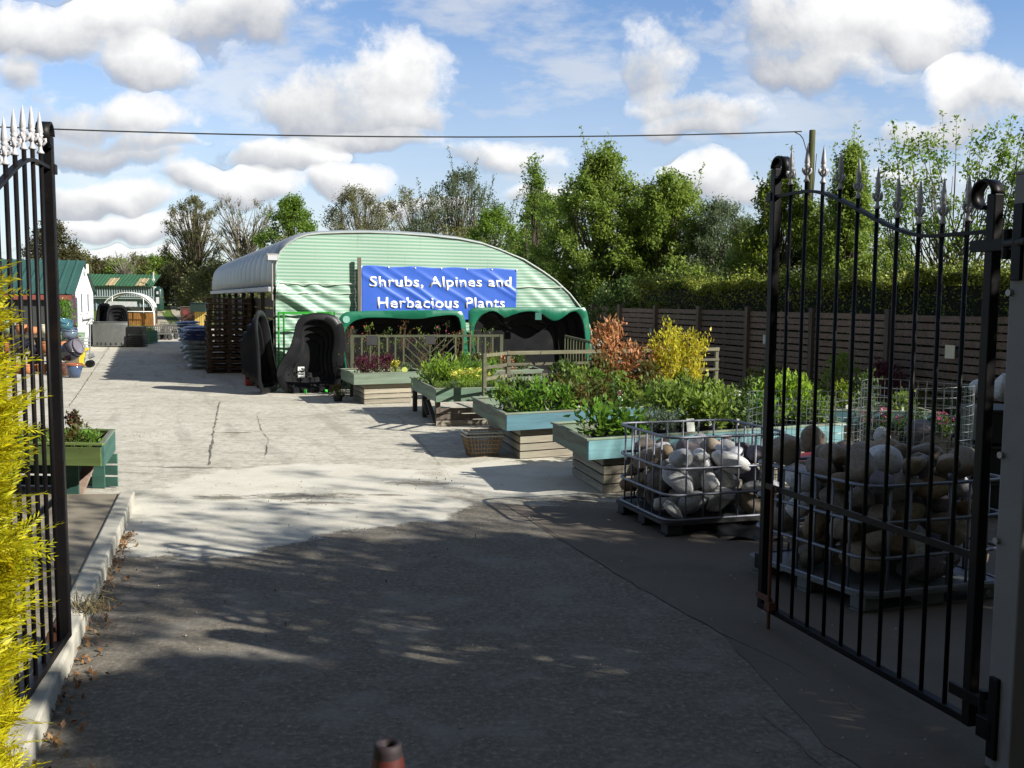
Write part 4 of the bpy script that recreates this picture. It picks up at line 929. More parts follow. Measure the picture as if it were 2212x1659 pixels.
for k, (x, y) in enumerate([(284, 712), (292, 718), (297, 724), (304, 712), (309, 723), (314, 713), (319, 712), (322, 717), (302, 718), (289, 711)]):
    q = D(x-1, y, 39.6+.04*k); m = MB(); m.box((q.x, q.y, q.z), (.13, .012, .075)); m.box((q.x, q.y+.01, (q.z+.5)/2), (.012, .012, q.z-.5))
    solo(m, 'price_sign', plain('sign_white', (.82, .82, .84), .5, var=.03), 'small white price sign among the plants of the planter bench', 'sign', 'price signs on the planter bench', loc=(q.x, q.y, .5))
tk = D(343, 640, 85); tkz = hz(85); w_ = thing('water_tank', 'dark green water tank with a white notice on its stand', 'water tank', (tk.x, 85, tkz))
z0 = D(343, 672, 85).z-tkz; z1 = D(343, 621, 85).z-tkz
m = MB(); m.lathe([(.36, z0), (.38, z0+.1), (.38, z1-.25), (.30, z1-.05), (.12, z1), (.12, z1+.1), (0.01, z1+.1)], 20); m.build('tank', plain('tank_green', (.01, .035, .025), .3), w_, smooth=True)
m = MB(); m.box((.02, -.385, (z0+z1)/2-.1), (.26, .02, .55)); m.box((.02, -.39, z1-.45), (.16, .02, .22)); m.build('notice', plain('notice_white', (.75, .75, .78), .6), w_)
m = MB()
for x in (-.3, .3):
    for y in (-.3, .3): m.box((x, y, z0/2), (.09, .09, z0))
m.box((0, 0, z0-.03), (.8, .8, .06)); m.build('stand', plain('stand_wood', (.30, .25, .16), .8), w_)
cq = D(368, 640, 104); cz = hz(104)+.02; car = thing('parked_car', 'pale silver car parked on the track with its yellow rear plate showing', 'car', (cq.x, 104, cz))
def carbody():
    m = MB(); sec = [(0, .35, .45, .78), (.08, .28, .82, .82), (.7, .26, .92, .84), (1.15, .26, 1.40, .66), (2.3, .26, 1.42, .66), (3.0, .26, .98, .84), (3.9, .28, .85, .82), (4.05, .35, .55, .76)]
    for (y, zb, zt_, w) in sec:
        wm = .84; wt_ = w if zt_ > 1.2 else w; sh = min(.92, zt_)
        m.v += [(-wm*.95, y, zb), (-wm, y, .55 if zt_ > .6 else zt_*.9), (-wm*.97, y, sh), (-wt_*.85, y, zt_), (wt_*.85, y, zt_), (wm*.97, y, sh), (wm, y, .55 if zt_ > .6 else zt_*.9), (wm*.95, y, zb)]
    for i in range(len(sec)-1):
        for k in range(8): k2 = (k+1) % 8; m.f.append((i*8+k, i*8+k2, (i+1)*8+k2, (i+1)*8+k))
    m.f.append(tuple(range(8))[::-1]); m.f.append(tuple((len(sec)-1)*8+k for k in range(8))); return m
carbody().build('body', plain('car_silver', (.30, .33, .34), .3, metal=.4, var=.1), car, smooth=False, bevel=.04)
m = MB(); m.add([(-.60, .66, .98), (.60, .66, .98), (.52, 1.05, 1.34), (-.52, 1.05, 1.34)], [(0, 1, 2, 3)]); m.build('rear_window', plain('glass_dark', (.02, .025, .03), .08), car)
for x in (-.62, .62): m = MB(); m.box((x, -.01, .72), (.26, .05, .14)); m.build('tail_light', plain('tail_light', (.55, .45, .42), .3), car)
m = MB(); m.box((0, -.02, .62), (.52, .03, .14)); m.box((0, .02, .80), (.4, .03, .1)); m.build('number_plate', plain('plate_yellow', (.72, .52, .03), .4, var=.03), car)
for x in (-.76, .76):
    for y in (.75, 3.1): m = MB(); m.tube([(x-.09, y, .31), (x+.09, y, .31)], .31, 16); m.build('wheel', plain('tyre', (.02, .02, .02), .8), car)
cq2 = D(368, 640, 112); m = MB(); m.box((cq2.x, 112, hz(112)+1.15), (1.5, 3.4, 1.1)); m.box((cq2.x, 110.2, hz(112)+1.4), (1.2, .1, .5)); o = solo(m, 'dark_van', plain('van_dark', (.05, .05, .055), .3), 'dark vehicle standing behind the silver car on the track', 'vehicle', loc=(cq2.x, 112, hz(112)), bevel=.15)
m = MB(); q = D(372, 650, 107); m.box((q.x, 107, q.z), (.55, .6, .45)); solo(m, 'yellow_box', plain('box_yellow', (.65, .38, .05), .6), 'yellow orange box showing above the silver car', 'box', loc=tuple(q), bevel=.05)
hq = D(372, 640, 135); hz0 = hz(135); hw = 1.65; hh_ = D(372, 588, 135).z-hz0
hut = thing('brown_hut', 'rounded brown hut with a dark opening below the far trees', 'hut', (hq.x, 135, hz0))
m = MB(); arc = [(math.cos(PI*i/16)*hw, hh_*(math.sin(PI*i/16))**.8) for i in range(17)]
m.grid(lambda u, v: V3(arc[int(round(u*16))][0], v*3, arc[int(round(u*16))][1]), 16, 2); m.add([(x, .02, z) for x, z in arc], [tuple(range(17))]); m.build('shell', plain('hut_brown', (.09, .045, .035), .9, var=.4), hut, smooth=False)
m = MB(); m.box((.15, -.02, hh_*.55), (.5, .05, hh_*.5)); m.build('opening', plain('hole_dark', (.012, .010, .008), .9), hut)
# low dark boundary by the field
m = MB(); a, b = D(394, 650, 70), D(430, 650, 70)
for k in range(8): m.box((a.x+(b.x-a.x)*k/7, 70, hz(70)+.3), (.10, .10, .75))
for z in (.25, .5, .68): m.box(((a.x+b.x)/2, 70, hz(70)+z), (b.x-a.x+.3, .05, .16))
solo(m, 'low_fence', wood('low_fence', (.05, .045, .035), axis=0), 'low dark timber fence by the field beyond the brown bin', 'fence', loc=(a.x, 70, hz(70)))

# ------------------------------------------------------------ garden carts and black moulded shells on the left
def cart(loc, rz, label):
    r = thing('garden_cart', label, 'cart', loc, rz, 'mesh sided garden carts by the planter bench'); mc = plain('cart_metal', (.09, .085, .075), .6, var=.3)
    m = MB()
    for y in (-.28, .28):
        for k in range(9): m.bar((-.45+k*.1125, y, .28), (-.45+k*.1125, y, .60), .012)
        for z in (.28, .38, .49, .60): m.bar((-.45, y, z), (.45, y, z), .014)
    for x in (-.45, .45):
        for k in range(6): m.bar((x, -.28+k*.112, .28), (x, -.28+k*.112, .60), .012)
        m.bar((x, -.28, .60), (x, .28, .60), .016)
    m.build('mesh_sides', mc, r); m = MB(); m.box((0, 0, .27), (.9, .56, .03)); m.build('tray', mc, r)
    m = MB(); m.tube([(.48, 0, .2), (.62, 0, .55), (.66, 0, .78)], .016, 6); m.bar((.66, -.12, .78), (.66, .12, .78), .03); m.build('handle', mc, r)
    for x in (-.33, .33):
        for y in (-.31, .31): m = MB(); m.tube([(x, y-.04, .13), (x, y+.04, .13)], .13, 14); m.build('wheel', MATS['tyre'], r)
    return r
for k, (x, y, a) in enumerate([(338, 735, 1.0), (352, 733, 1.15), (366, 722, .8)]):
    q = G(x, y); cart((q.x, q.y+.3, 0), a, ['leftmost mesh sided garden cart beside the planter bench', 'middle mesh sided garden cart near the track', 'rightmost mesh sided garden cart with its handle raised near the track'][k])
ba = G(232, 751)
def arch(w, h): return [(0, h), (w*.3, h*.985), (w*.47, h*.9), (w*.55, h*.7), (w*.58, h*.35), (w*.56, .06), (w*.4, .0), (-w*.4, 0), (-w*.56, .06), (-w*.58, h*.35), (-w*.55, h*.7), (-w*.47, h*.9), (-w*.3, h*.985)]
GB = plain('grey_plastic', (.085, .09, .085), .5, var=.3, dirt=(.16, .16, .13), dscale=2)
m = MB(); gw, gh2 = 1.32, .93; q0 = G(233, 750)
def gp(u, v): a = (u-.5)*1.5; return V3(q0.x+gw*.5*math.sin(a)/math.sin(.75), q0.y+.05+.35*(1-math.cos(a))*2.2, v*gh2)
m.grid(gp, 30, 8)
r = thing('moulded_pond_ring', 'broad dark grey moulded plastic basin on its side by the white cottage', 'pond shell', tuple(q0)); m.build('side', GB, r, q0, smooth=True, solid=.012)
m = MB(); m.tube([gp(i/30, 1)+V3(0, 0, .0) for i in range(31)], .022, 6); m.tube([gp(i/30, .06) for i in range(31)], .03, 6); m.build('rim', GB, r, q0, smooth=True)
m = MB()
for k in range(6): m.obox(gp(.18+k*.13, .13)-V3(0, .02, 0), V3(.02, 0, 0), V3(0, .02, 0), V3(0, 0, .10))
m.build('ribs', BLK, r, q0)
for (x, y, Y, w, h, lb, nst) in [(221, 745, 40.5, .62, 1.62, 'narrow black arched pond shell standing against the white cottage', 1), (256, 745, 39.3, .72, 1.56, 'black arched pond shell with several nested steps beside the planter bench', 4)]:
    q = D(x, y, Y); q.z = 0; o_ = arch(w, h); i_ = [(a*.86, .08+b*.88) for a, b in o_]; an = R_(-14 if nst == 1 else 24)
    shell('pond_shell', lb, q, V3(math.cos(an), math.sin(an)), o_, i_, [(.97, .03, .10), (.80, .12, .2), (.62, .22, .3), (.44, .32, .38)][:max(2, nst)], BLK, BLK, .05, R_(6), group='black arched pond shells by the cottage')
q = G(258, 752)+V3(.05, 1.0)
for k in range(6):
    m = MB(); m.box((q.x+.22+.01*(k % 2), q.y, .05+.075*k), (.62, .6, .045)); m.box((q.x+.22, q.y, .025+.075*k), (.54, .52, .03))
    if k == 5: m.box((q.x+.22, q.y, .62), (.56, .5, .30))
    solo(m, 'seed_tray', BLK, 'shallow black tray in the low pile beside the grey basin', 'tray', 'black trays piled by the grey basin', loc=(q.x, q.y, .0), bevel=.008)
m = MB(); q = G(200, 748)+V3(0, .4); m.lathe([(.02, .0), (.38, .0), (.42, .8), (.40, .82), (.05, .8)], 20, q); solo(m, 'black_tub', BLK, 'dark round tub behind the left end of the grey basin', 'tub', loc=tuple(q), smooth=True)

# ------------------------------------------------------------ glazed pots, ornaments and the pallet truck by the left gate
def pot(loc, r, h, mat, label, group, mrim=None, seg=20, belly=.0, scl=1.0):
    root = thing('glazed_pot', label, 'pot', loc, random.random()*6, group); m = MB()
    pr = [(r*.62, 0), (r*(.80+belly), h*.35), (r*(.94+belly*.6), h*.7), (r*.96, h*.86)]
    m.lathe(pr+[(r*.90, h*.86), (r*.80, h*.82), (r*.4, h*.80)], seg, cap=True); m.build('body', mat, root, smooth=True)
    m = MB(); m.lathe([(r*.96, h*.85), (r*1.04, h*.88), (r*1.04, h), (r*.95, h), (r*.90, h*.86)], seg, cap=False); m.build('rim', mrim or mat, root, smooth=True); return root
GL = {k: plain('glaze_'+k, c, .12, var=.3, scale=5, bstr=.05, coat=.6) for k, c in dict(blue=(.05, .08, .15), teal=(.05, .14, .17), rust=(.28, .09, .04), sage=(.22, .33, .22), cream=(.60, .57, .45), black=(.02, .02, .03), lilac=(.16, .15, .18), brown=(.14, .06, .04), sky=(.11, .15, .20)).items()}
TERR = plain('terracotta', (.48, .19, .08), .8, var=.2)
q = G(154, 817); pot((q.x, q.y+.17, 0), .19, .33, GL['blue'], 'blue glazed pot with a rust rim standing on the yard beside the left gate', 'glazed pots behind the left gate', GL['rust'])
q = G(131, 815); pot((q.x-.12, q.y+.5, 0), .16, .3, GL['brown'], 'small brown pot in shadow beside the blue pot', 'glazed pots behind the left gate')
rn = random.Random(12); names = list(GL)
shz = [.46, .92, 1.38]
for lev in range(3):
    xa = D(-30, 640, 24.5).x; xb = D(150-lev*6, 640, 24.5).x; m = MB()
    if lev < 2:
        m.box(((xa+xb)/2, 24.7+lev*.3, shz[lev]-.045), (xb-xa, .55, .04))
        for x in (xa+.1, (xa+xb)/2, xb-.1): m.box((x, 24.7+lev*.3, (shz[lev]-.065)/2), (.07, .5, shz[lev]-.065))
        solo(m, 'pot_staging', wood('staging_wood', (.16, .13, .09), axis=0), ['lower', 'upper'][lev]+' timber staging bench carrying the glazed pots', 'staging', 'pot staging', loc=(xa, 24.5, 0))
    z = 0 if lev == 0 else shz[lev-1]; x = xa+.1
    while x < xb:
        r = rn.uniform(.11, .19); h = r*rn.uniform(1.6, 2.3); k = rn.choice(names+['rust', 'cream']); mat_ = TERR if rn.random() < .35 else GL[k]
        cn = 'terracotta' if mat_ is TERR else k
        o = pot((x+r, 24.45+lev*.3-(.45 if lev == 0 else 0)+rn.uniform(-.05, .05), z), r, h*.9, mat_, '%s pot on the %s row of the pot display' % (cn, ['ground', 'middle', 'top'][lev]), 'glazed pots behind the left gate', belly=rn.uniform(0, .25))
        x += 2*r+rn.uniform(.01, .06)
for (px, py, r, h, k, tilt, lb) in [(137, 757, .22, .42, 'black', .9, 'large black glazed jar lying tilted on the pot display'), (146, 745, .18, .34, 'lilac', 1.2, 'pale lilac jar lying beside the black one'), (139, 703, .16, .22, 'teal', .3, 'round teal blue glazed ball pot at the top of the display'), (149, 722, .17, .25, 'sky', .2, 'light blue square shouldered pot near the display top'), (131, 727, .15, .25, 'sage', .1, 'sage green pot below the teal one')]:
    q = D(px, py, 23.9); o = pot(tuple(q-V3(0, 0, h*.4)), r, h, GL[k], lb, 'glazed pots behind the left gate', belly=.25); o.rotation_euler = (.2, tilt, 0)
q = G(166, 793)+V3(0, .3)
for k in range(9):
    o = sb[0].copy(); COL.objects.link(o); o.name = 'gravel_bag'; o.location = (q.x+rn.uniform(-.02, .02), q.y, .03+.085*k); o.scale = (.55, .8, .7); o.rotation_euler = (0, 0, rn.uniform(-.08, .08))
    setp(o, 'pale bag in the neat pile beside the yellow pallet truck', 'bag', 'pale bags piled by the pallet truck')
for (px, py, Y, w, h, c, lb) in [(160, 745, 27, .28, .42, 'sage', 'square sage green planter behind the bag pile'), (168, 728, 28, .36, .34, 'sage', 'wide sage green tub with a dark rim above the bag pile'), (173, 770, 27.4, .28, .75, 'sage', 'tall sage green bin beside the bag pile')]:
    q = D(px, py, Y); m = MB(); m.lathe([(w*.42, 0), (w*.55, h*.9), (w*.6, h*.92), (w*.6, h), (w*.5, h), (w*.45, h*.8)], 4 if 'square' in lb else 20, (q.x, q.y, q.z-h*.6)); 
    if 'tall' not in lb: m.box((q.x, q.y, (q.z-h*.6)/2), (w*.8, w*.8, max(.02, q.z-h*.6)))
    else: pass
    solo(m, 'planter', GL['sage'], lb, 'planter', loc=(q.x, q.y, 0))
q = G(187, 793); q.y -= .25; YT = plain('truck_yellow', (.72, .56, .04), .4, var=.12); tr2 = thing('pallet_truck', 'yellow pallet truck with its grey pump handle upright by the bag pile', 'pallet truck', tuple(q), .15)
m = MB(); m.add([(-.16, .02, .04), (-.02, .02, .04), (.05, .02, .42), (.16, .02, .48), (.12, .02, .52), (-.04, .02, .52), (-.16, .18, .04), (-.02, .18, .04), (.05, .18, .42), (.16, .18, .48), (.12, .18, .52), (-.04, .18, .52)], [(0, 1, 2, 3, 4, 5), (11, 10, 9, 8, 7, 6), (0, 6, 7, 1), (1, 7, 8, 2), (2, 8, 9, 3), (3, 9, 10, 4), (4, 10, 11, 5), (5, 11, 6, 0)]); m.build('body', YT, tr2)
for y in (-.16, .26): m = MB(); m.box((-.45, y, .07), (.95, .15, .05)); m.build('fork', YT, tr2, bevel=.01)
for y in (.03, .17): m = MB(); m.tube([(.17, y-.03, .10), (.17, y+.03, .10)], .10, 16); m.build('wheel', BLK, tr2)
m = MB(); m.tube([(.17, .1, .3), (.19, .1, 1.15)], .018, 8); m.tube([(.13, -.06, 1.15), (.13, .26, 1.15), (.25, .26, 1.3), (.25, -.06, 1.3), (.13, -.06, 1.15)], .014, 6); m.tube([(.13, .1, .28), (.28, .1, .34)], .06, 10); m.build('handle', plain('handle_grey', (.25, .26, .26), .4), tr2)

# ------------------------------------------------------------ trees
def T(*a, **k): return tree(*a, **k)
GT = 'trees beyond the yard'
T('bare_oak', 'olive brown half leafed tree, leftmost of the tall pair behind the barn', 'tree', 362, 478, 426, 95, 'round', .14, 170, 70, .55, .16, GR['olive'], BARK, GT, stems=3, tr=.28, limb=.075, seed=2, twigs=5)
T('bare_oak', 'thin grey nearly bare tree between the olive tree and the bright green one', 'tree', 466, 592, 436, 92, 'vase', .12, 150, 26, .6, .14, GR['olive'], BARKG, GT, stems=3, tr=.24, limb=.07, seed=3, twigs=6)
T('leafy_tree', 'dense bright green rounded tree above the left end of the barn roof', 'tree', 572, 690, 432, 70, 'egg', .22, 110, 150, .55, .19, GR['fresh'], BARK, GT, tr=.25, seed=4, limb=.05)
T('thin_tree', 'thin olive tree with broad crown behind the middle of the barn', 'tree', 688, 862, 414, 74, 'dome', .2, 190, 70, .6, .15, GR['olive'], BARKG, GT, stems=2, tr=.22, limb=.06, seed=5, twigs=5)
T('thin_tree', 'thin grey stemmed tree between the broad olive crown and the tall shoots', 'tree', 845, 960, 420, 66, 'vase', .2, 150, 60, .5, .14, GR['olive'], BARKG, GT, stems=3, tr=.14, limb=.05, seed=6, twigs=4)
T('tall_willow', 'tall feathery pale green tree with upright leafy shoots', 'tree', 880, 1112, 375, 56, 'egg', .12, 200, 70, .5, .13, GR['grey'], BARK, GT, stems=4, tr=.12, shoot=26, limb=.04, seed=7)
T('leafy_tree', 'bushy yellow green tree right above the banner', 'tree', 985, 1150, 466, 46, 'dome', .1, 110, 130, .42, .13, GR['fresh'], BARK, GT, stems=3, tr=.1, seed=8)
T('young_tree', 'light green sapling with open branches right of the bushy tree', 'tree', 1100, 1210, 352, 36, 'cone', .08, 90, 70, .32, .10, GR['fresh'], BARK, GT, stems=2, tr=.06, shoot=9, limb=.02, seed=9)
T('large_maple', 'largest mid green tree, with shoots reaching up to the cable', 'tree', 1175, 1415, 338, 32, 'egg', .03, 250, 190, .40, .11, GR['mid'], BARK, GT, stems=3, tr=.13, shoot=14, limb=.03, seed=10)
T('leafy_tree', 'mid green tree with ragged top just right of the largest one', 'tree', 1345, 1545, 385, 31, 'dome', .03, 180, 170, .36, .105, GR['mid'], BARK, GT, stems=3, tr=.09, shoot=9, limb=.025, seed=11)
T('leafy_tree', 'full green tree filling the gap between the sapling and the largest tree', 'tree', 1090, 1270, 430, 41, 'dome', .03, 150, 140, .42, .13, GR['mid'], BARK, GT, stems=3, tr=.1, limb=.03, seed=17)
T('leafy_tree', 'full green tree standing behind the two ragged ones', 'tree', 1290, 1530, 412, 38, 'dome', .03, 170, 140, .42, .13, GR['dark'], BARK, GT, stems=3, tr=.1, limb=.03, seed=18)
T('leafy_tree', 'low pale green tree between the willow and the spreading one', 'tree', 1530, 1690, 505, 33, 'dome', .03, 110, 130, .36, .12, GR['yg'], BARK, GT, stems=3, tr=.08, limb=.025, seed=19)
T('leafy_tree', 'broad green bush filling the view behind the far half of the right gate', 'tree', 1600, 1990, 452, 25.5, 'dome', .03, 210, 150, .30, .09, GR['yg'], BARK, GT, stems=4, tr=.08, limb=.02, seed=20)
T('willow', 'grey green willow like bush behind the hedge', 'tree', 1440, 1665, 452, 30, 'dome', .02, 170, 170, .36, .12, GR['grey'], BARK, GT, stems=4, tr=.07, shoot=12, el=.26, limb=.022, seed=12)
T('hawthorn', 'yellow green tree spreading sideways behind the far gate post', 'tree', 1585, 1775, 372, 24, 'egg', .04, 160, 180, .28, .08, GR['yg'], BARK, GT, stems=2, tr=.08, shoot=6, limb=.02, seed=13)
T('leafy_tree', 'narrow pointed green tree seen through the middle of the right gate', 'tree', 1745, 1915, 335, 23, 'cone', .02, 170, 180, .28, .08, GR['mid'], BARK, GT, stems=3, tr=.07, shoot=8, limb=.018, seed=14)
T('poplar_sapling', 'tall open tree with long upright leafy shoots behind the right gate', 'tree', 1905, 2200, 300, 18.5, 'vase', .08, 110, 85, .26, .075, GR['fresh'], BARK, GT, stems=5, tr=.045, shoot=38, limb=.014, seed=15, el=.55)
T('leafy_tree', 'bronze green bush at the right edge of the sky', 'tree', 2150, 2330, 330, 17.5, 'egg', .15, 90, 90, .26, .075, GR['yg'], BARK, GT, stems=3, tr=.05, shoot=6, limb=.014, seed=16)
# shrubs closing the view below the crowns
for k, (a, b, yt, Y, key, lb) in enumerate([(1095, 1260, 560, 34, 'dark', 'dark shrub below the sapling at the right end of the barn'), (1220, 1400, 560, 31, 'dark', 'dark shrub under the largest tree'), (1370, 1560, 575, 29, 'mid', 'shaggy shrub where the hedge begins'),
        (1270, 1420, 615, 26.5, 'dark', 'low shrub right behind the far end of the fence'), (1400, 1540, 612, 25, 'mid', 'low leafy shrub behind the slat fence'), (1540, 1700, 540, 26, 'dark', 'dark bush behind the hedge left of the gate'), (1640, 1800, 545, 24, 'dark', 'dark bush behind the hedge at the far gate post'), (1880, 2060, 560, 21, 'mid', 'bush showing over the hedge in the right gate'), (2030, 2230, 575, 19, 'yg', 'yellowish bush over the hedge near the hinge post'), (900, 1100, 500, 52, 'olive', 'olive scrub behind the barn roof'), (560, 700, 540, 60, 'olive', 'scrub beside the silver barn roof'), (400, 560, 590, 74, 'olive', 'brushwood below the pair of tall trees'), (340, 440, 600, 100, 'brown', 'brushwood by the field')]):
    T('shrub', lb, 'shrub', a, b, yt, Y, 'dome', .02, 70, 95, .34*Y/30, .105*Y/30, GR[key], BARK, 'shrubs under the trees', stems=4, tr=.04, limb=.018, seed=30+k)
T('leafy_tree', 'brownish green tree behind the white cottage at the left', 'tree', 60, 168, 492, 72, 'egg', .1, 110, 110, .6, .19, GR['brown'], BARK, GT, stems=2, tr=.2, seed=21)
T('bare_oak', 'small bare tree on the far skyline above the glasshouse', 'tree', 245, 296, 552, 140, 'vase', .25, 60, 1, .7, .15, GR['brown'], BARKG, GT, tr=.16, limb=.08, seed=22)
for k, (a, b, yt, key) in enumerate([(125, 190, 552, 'olive'), (170, 232, 572, 'brown'), (215, 275, 572, 'olive'), (238, 290, 577, 'mid'), (262, 325, 568, 'olive'), (295, 352, 566, 'fresh'), (330, 392, 568, 'mid'), (372, 430, 580, 'olive')]):
    T('woodland_tree', ['distant %s tree in the far tree line above the glasshouse' % w for w in ('grey olive', 'brown', 'dull olive', 'dark', 'wide olive', 'bright green', 'round green', 'thin olive')][k], 'tree', a, b, yt, 170+5*(k % 3), 'dome', .05, 60, 70, 1.3, .5, GR[key], BARK, 'far tree line', stems=2, tr=.25, limb=.1, seed=50+k)
# ------------------------------------------------------------ planting tables
TZ = .56; BXH = .19
WG = wood('table_grey', (.25, .225, .17), (.17, .24, .17), .35, axis=0)
WT1 = wood('table_pale_green', (.30, .28, .20), (.19, .25, .18), .7, axis=0)
WT2 = wood('table_green', (.26, .24, .17), (.14, .23, .16), .9, axis=0)
WT3 = wood('table_blue', (.24, .25, .22), (.08, .175, .215), .95, axis=0)
WT4 = wood('table_aqua', (.30, .34, .31), (.13, .265, .29), .95, axis=0)
WL = wood('table_lime', (.20, .22, .09), (.12, .17, .05), .8, axis=0)
WTE = wood('table_teal', (.11, .16, .12), (.05, .13, .10), .8, axis=0)
WS = wood('skirt_board', (.36, .32, .25), (.22, .24, .17), .05, axis=0); WD = wood('leg_dark', (.12, .10, .08), axis=2)
SOIL = plain('peat', (.022, .017, .012), .95, bstr=.7, scale=30)
def rotmat(m, ang):   # give grained boards their length along local x
    return m
def board(name, mat, par, c, ax, ln, th, h, bev=.003):
    """one board, its length along its own x axis so that the grain follows it"""
    me = MB().box((0, 0, 0), (ln, th, h)); o = me.build(name, mat, par, bevel=bev); o.location = Vector(c)-par.location; o.rotation_euler = (0, 0, math.atan2(ax.y, ax.x)); return o
def table(label, fl, bl, fr, ln, mfront, mside, skirt='boards', inset=.2, dep=None, nb_=4, legs=(), mskirt=None):
    A = G(*fl, TZ); B = G(*bl, TZ); C = G(*fr, TZ); xd = (C-A); xd.z = 0; xd.normalize(); yd = (B-A); dp = dep or yd.length; yd.normalize()
    root = thing('planting_table', label, 'table', (A.x, A.y, 0), 0, 'timber planting tables in the yard')
    L = ln; th = .03; zc = TZ-BXH/2
    W = lambda x, y, z: V3(A.x, A.y)+xd*x+yd*y+V3(0, 0, z)
    board('front_board', mfront, root, W(L/2, 0, zc), xd, L, th, BXH); board('back_board', mside, root, W(L/2, dp, zc), xd, L, th, BXH)
    for x in (th/2, L-th/2): board('side_board', mside, root, W(x, dp/2, zc), yd, dp-th, th, BXH-.002)
    for (c, d_, l_) in [(W(L/2, .005, TZ+.010), xd, L+.05), (W(L/2, dp-.005, TZ+.010), xd, L+.05)]: board('rim', WG, root, c, d_, l_, .05, .02)
    for x in (.005, L-.005): board('rim', WG, root, W(x, dp/2, TZ+.009), yd, dp-.06, .05, .02)
    m = MB(); m.obox(W(L/2, dp/2, TZ-BXH+.03), xd*(L-.07), yd*(dp-.05), V3(0, 0, .03)); m.build('bed', SOIL, root, root.location)
    hs = TZ-BXH; bh = hs/nb_
    x0, x1 = inset, L-inset; y0, y1 = inset*.55, dp-inset*.5
    if skirt == 'boards':
        for k in range(nb_):
            z = bh*(k+.5)
            board('skirt_board', mskirt or WS, root, W((x0+x1)/2, y0, z), xd, x1-x0, .025, bh-.014); board('skirt_board', mskirt or WS, root, W((x0+x1)/2, y1, z), xd, x1-x0, .025, bh-.014)
            for x in (x0+.013, x1-.013): board('skirt_board', mskirt or WS, root, W(x, (y0+y1)/2, z), yd, y1-y0-.03, .025, bh-.014)
    elif skirt == 'front':
        for k in range(nb_):
            if k == nb_-1: continue
            board('skirt_board', WS if k == 0 else WD, root, W(L/2, .03, bh*(k+.5)), xd, L-.02, .025, bh-.014)
        m = MB(); m.bar(W(.02, .12, .05), W(.02, .75, hs-.05), .06, .03); m.bar(W(.02, .75, .1), W(.02, 1.1, hs-.05), .06, .03); m.build('brace', WD, root, root.location)
    if skirt != 'boards':
        for (x, y) in legs or ((.05, .1), (L-.1, .1), (.05, dp*.55), (.05, dp-.1), (L-.1, dp-.1)):
            m = MB(); m.obox(W(x, y, hs/2), xd*.07, yd*.09, V3(0, 0, hs)); m.build('leg', WD, root, root.location, bevel=.004)
    return W, xd, yd, L, dp, root
T1 = table('small pale green table with purple plants, farthest from the gate', (763.7, 808.4), (731.8, 796), (862.3, 805.8), 1.35, WT1, WT1, inset=.22, dep=1.25)
T2 = table('green table on dark legs crowded with cowslips and herbs', (941.3, 841.3), (863.2, 804.9), (1035.4, 839.5), 1.25, WT2, WT1, 'front', dep=2.2)
T3 = table('long blue table with pots under the orange and golden shrubs', (1093.3, 896.2), (1009, 853.5), (1220, 889.5), 3.5, WT3, WG, inset=.22, dep=2.0)
T4 = table('long aqua blue table nearest to the cages of stones', (1270, 951.6), (1198, 917), (1600, 931), 3.3, WT4, WG, inset=.22, dep=1.3, mskirt=None)
q5 = D(1580, 640, 13.2)
T5 = table('far table in the shade at the foot of the slat fence', (1560, 880), (1490, 850), (1700, 884), 2.6, WT3, WG, inset=.2, dep=1.0)
TB = table('grey table behind the cowslip table, under the trellis panel', (1000, 803), (985, 795), (1060, 802), 1.6, WG, WG, inset=.2, dep=.8)
# the table at the left edge runs out of the picture to the left
AL = G(218.7, 961.6, TZ); BLq = G(242.9, 931, TZ); lx = V3(-1, .04).normalized(); ly = (BLq-AL).normalized(); ldp = (BLq-AL).length+.0
lt = thing('planting_table', 'lime green table with a teal end standing behind the left gate', 'table', (AL.x, AL.y, 0), 0, 'timber planting tables in the yard')
LW = lambda x, y, z: V3(AL.x, AL.y)+lx*x+ly*y+V3(0, 0, z)
board('front_board', WL, lt, LW(1.15, 0, TZ-.105), lx, 2.3, .03, .17); board('back_board', WL, lt, LW(1.15, ldp, TZ-.1), lx, 2.3, .03, .19); board('side_board', WTE, lt, LW(-.012, ldp/2, TZ-.1), ly, ldp, .03, .19)
board('rim', WL, lt, LW(1.15, .005, TZ+.008), lx, 2.34, .05, .022); board('rim', WG, lt, LW(.0, ldp/2, TZ+.008), ly, ldp-.06, .05, .02); board('rim', WL, lt, LW(1.15, ldp, TZ+.008), lx, 2.34, .05, .02)
m = MB(); m.obox(LW(1.15, ldp/2, TZ-.16), lx*2.25, ly*(ldp-.05), V3(0, 0, .03)); m.build('bed', SOIL, lt, lt.location)
for x in (.30, 2.0):
    m = MB(); m.obox(LW(x, .16, .18), lx*.13, ly*.05, V3(0, 0, .36)); m.build('leg', WTE, lt, lt.location, bevel=.004)
    m = MB(); m.obox(LW(x-.16, ldp-.1, .18), lx*.13, ly*.05, V3(0, 0, .36)); m.build('leg', WTE, lt, lt.location, bevel=.004)
m = MB(); m.bar(LW(.28, .2, .02), LW(.18, ldp-.15, .34), .10, .03); m.build('brace', wood('brace_pink', (.30, .22, .17), axis=0), lt, lt.location)
for k in range(3): board('skirt_board', WTE, lt, LW(1.1, ldp-.06, .06+k*.115), lx, 2.3, .02, .095)

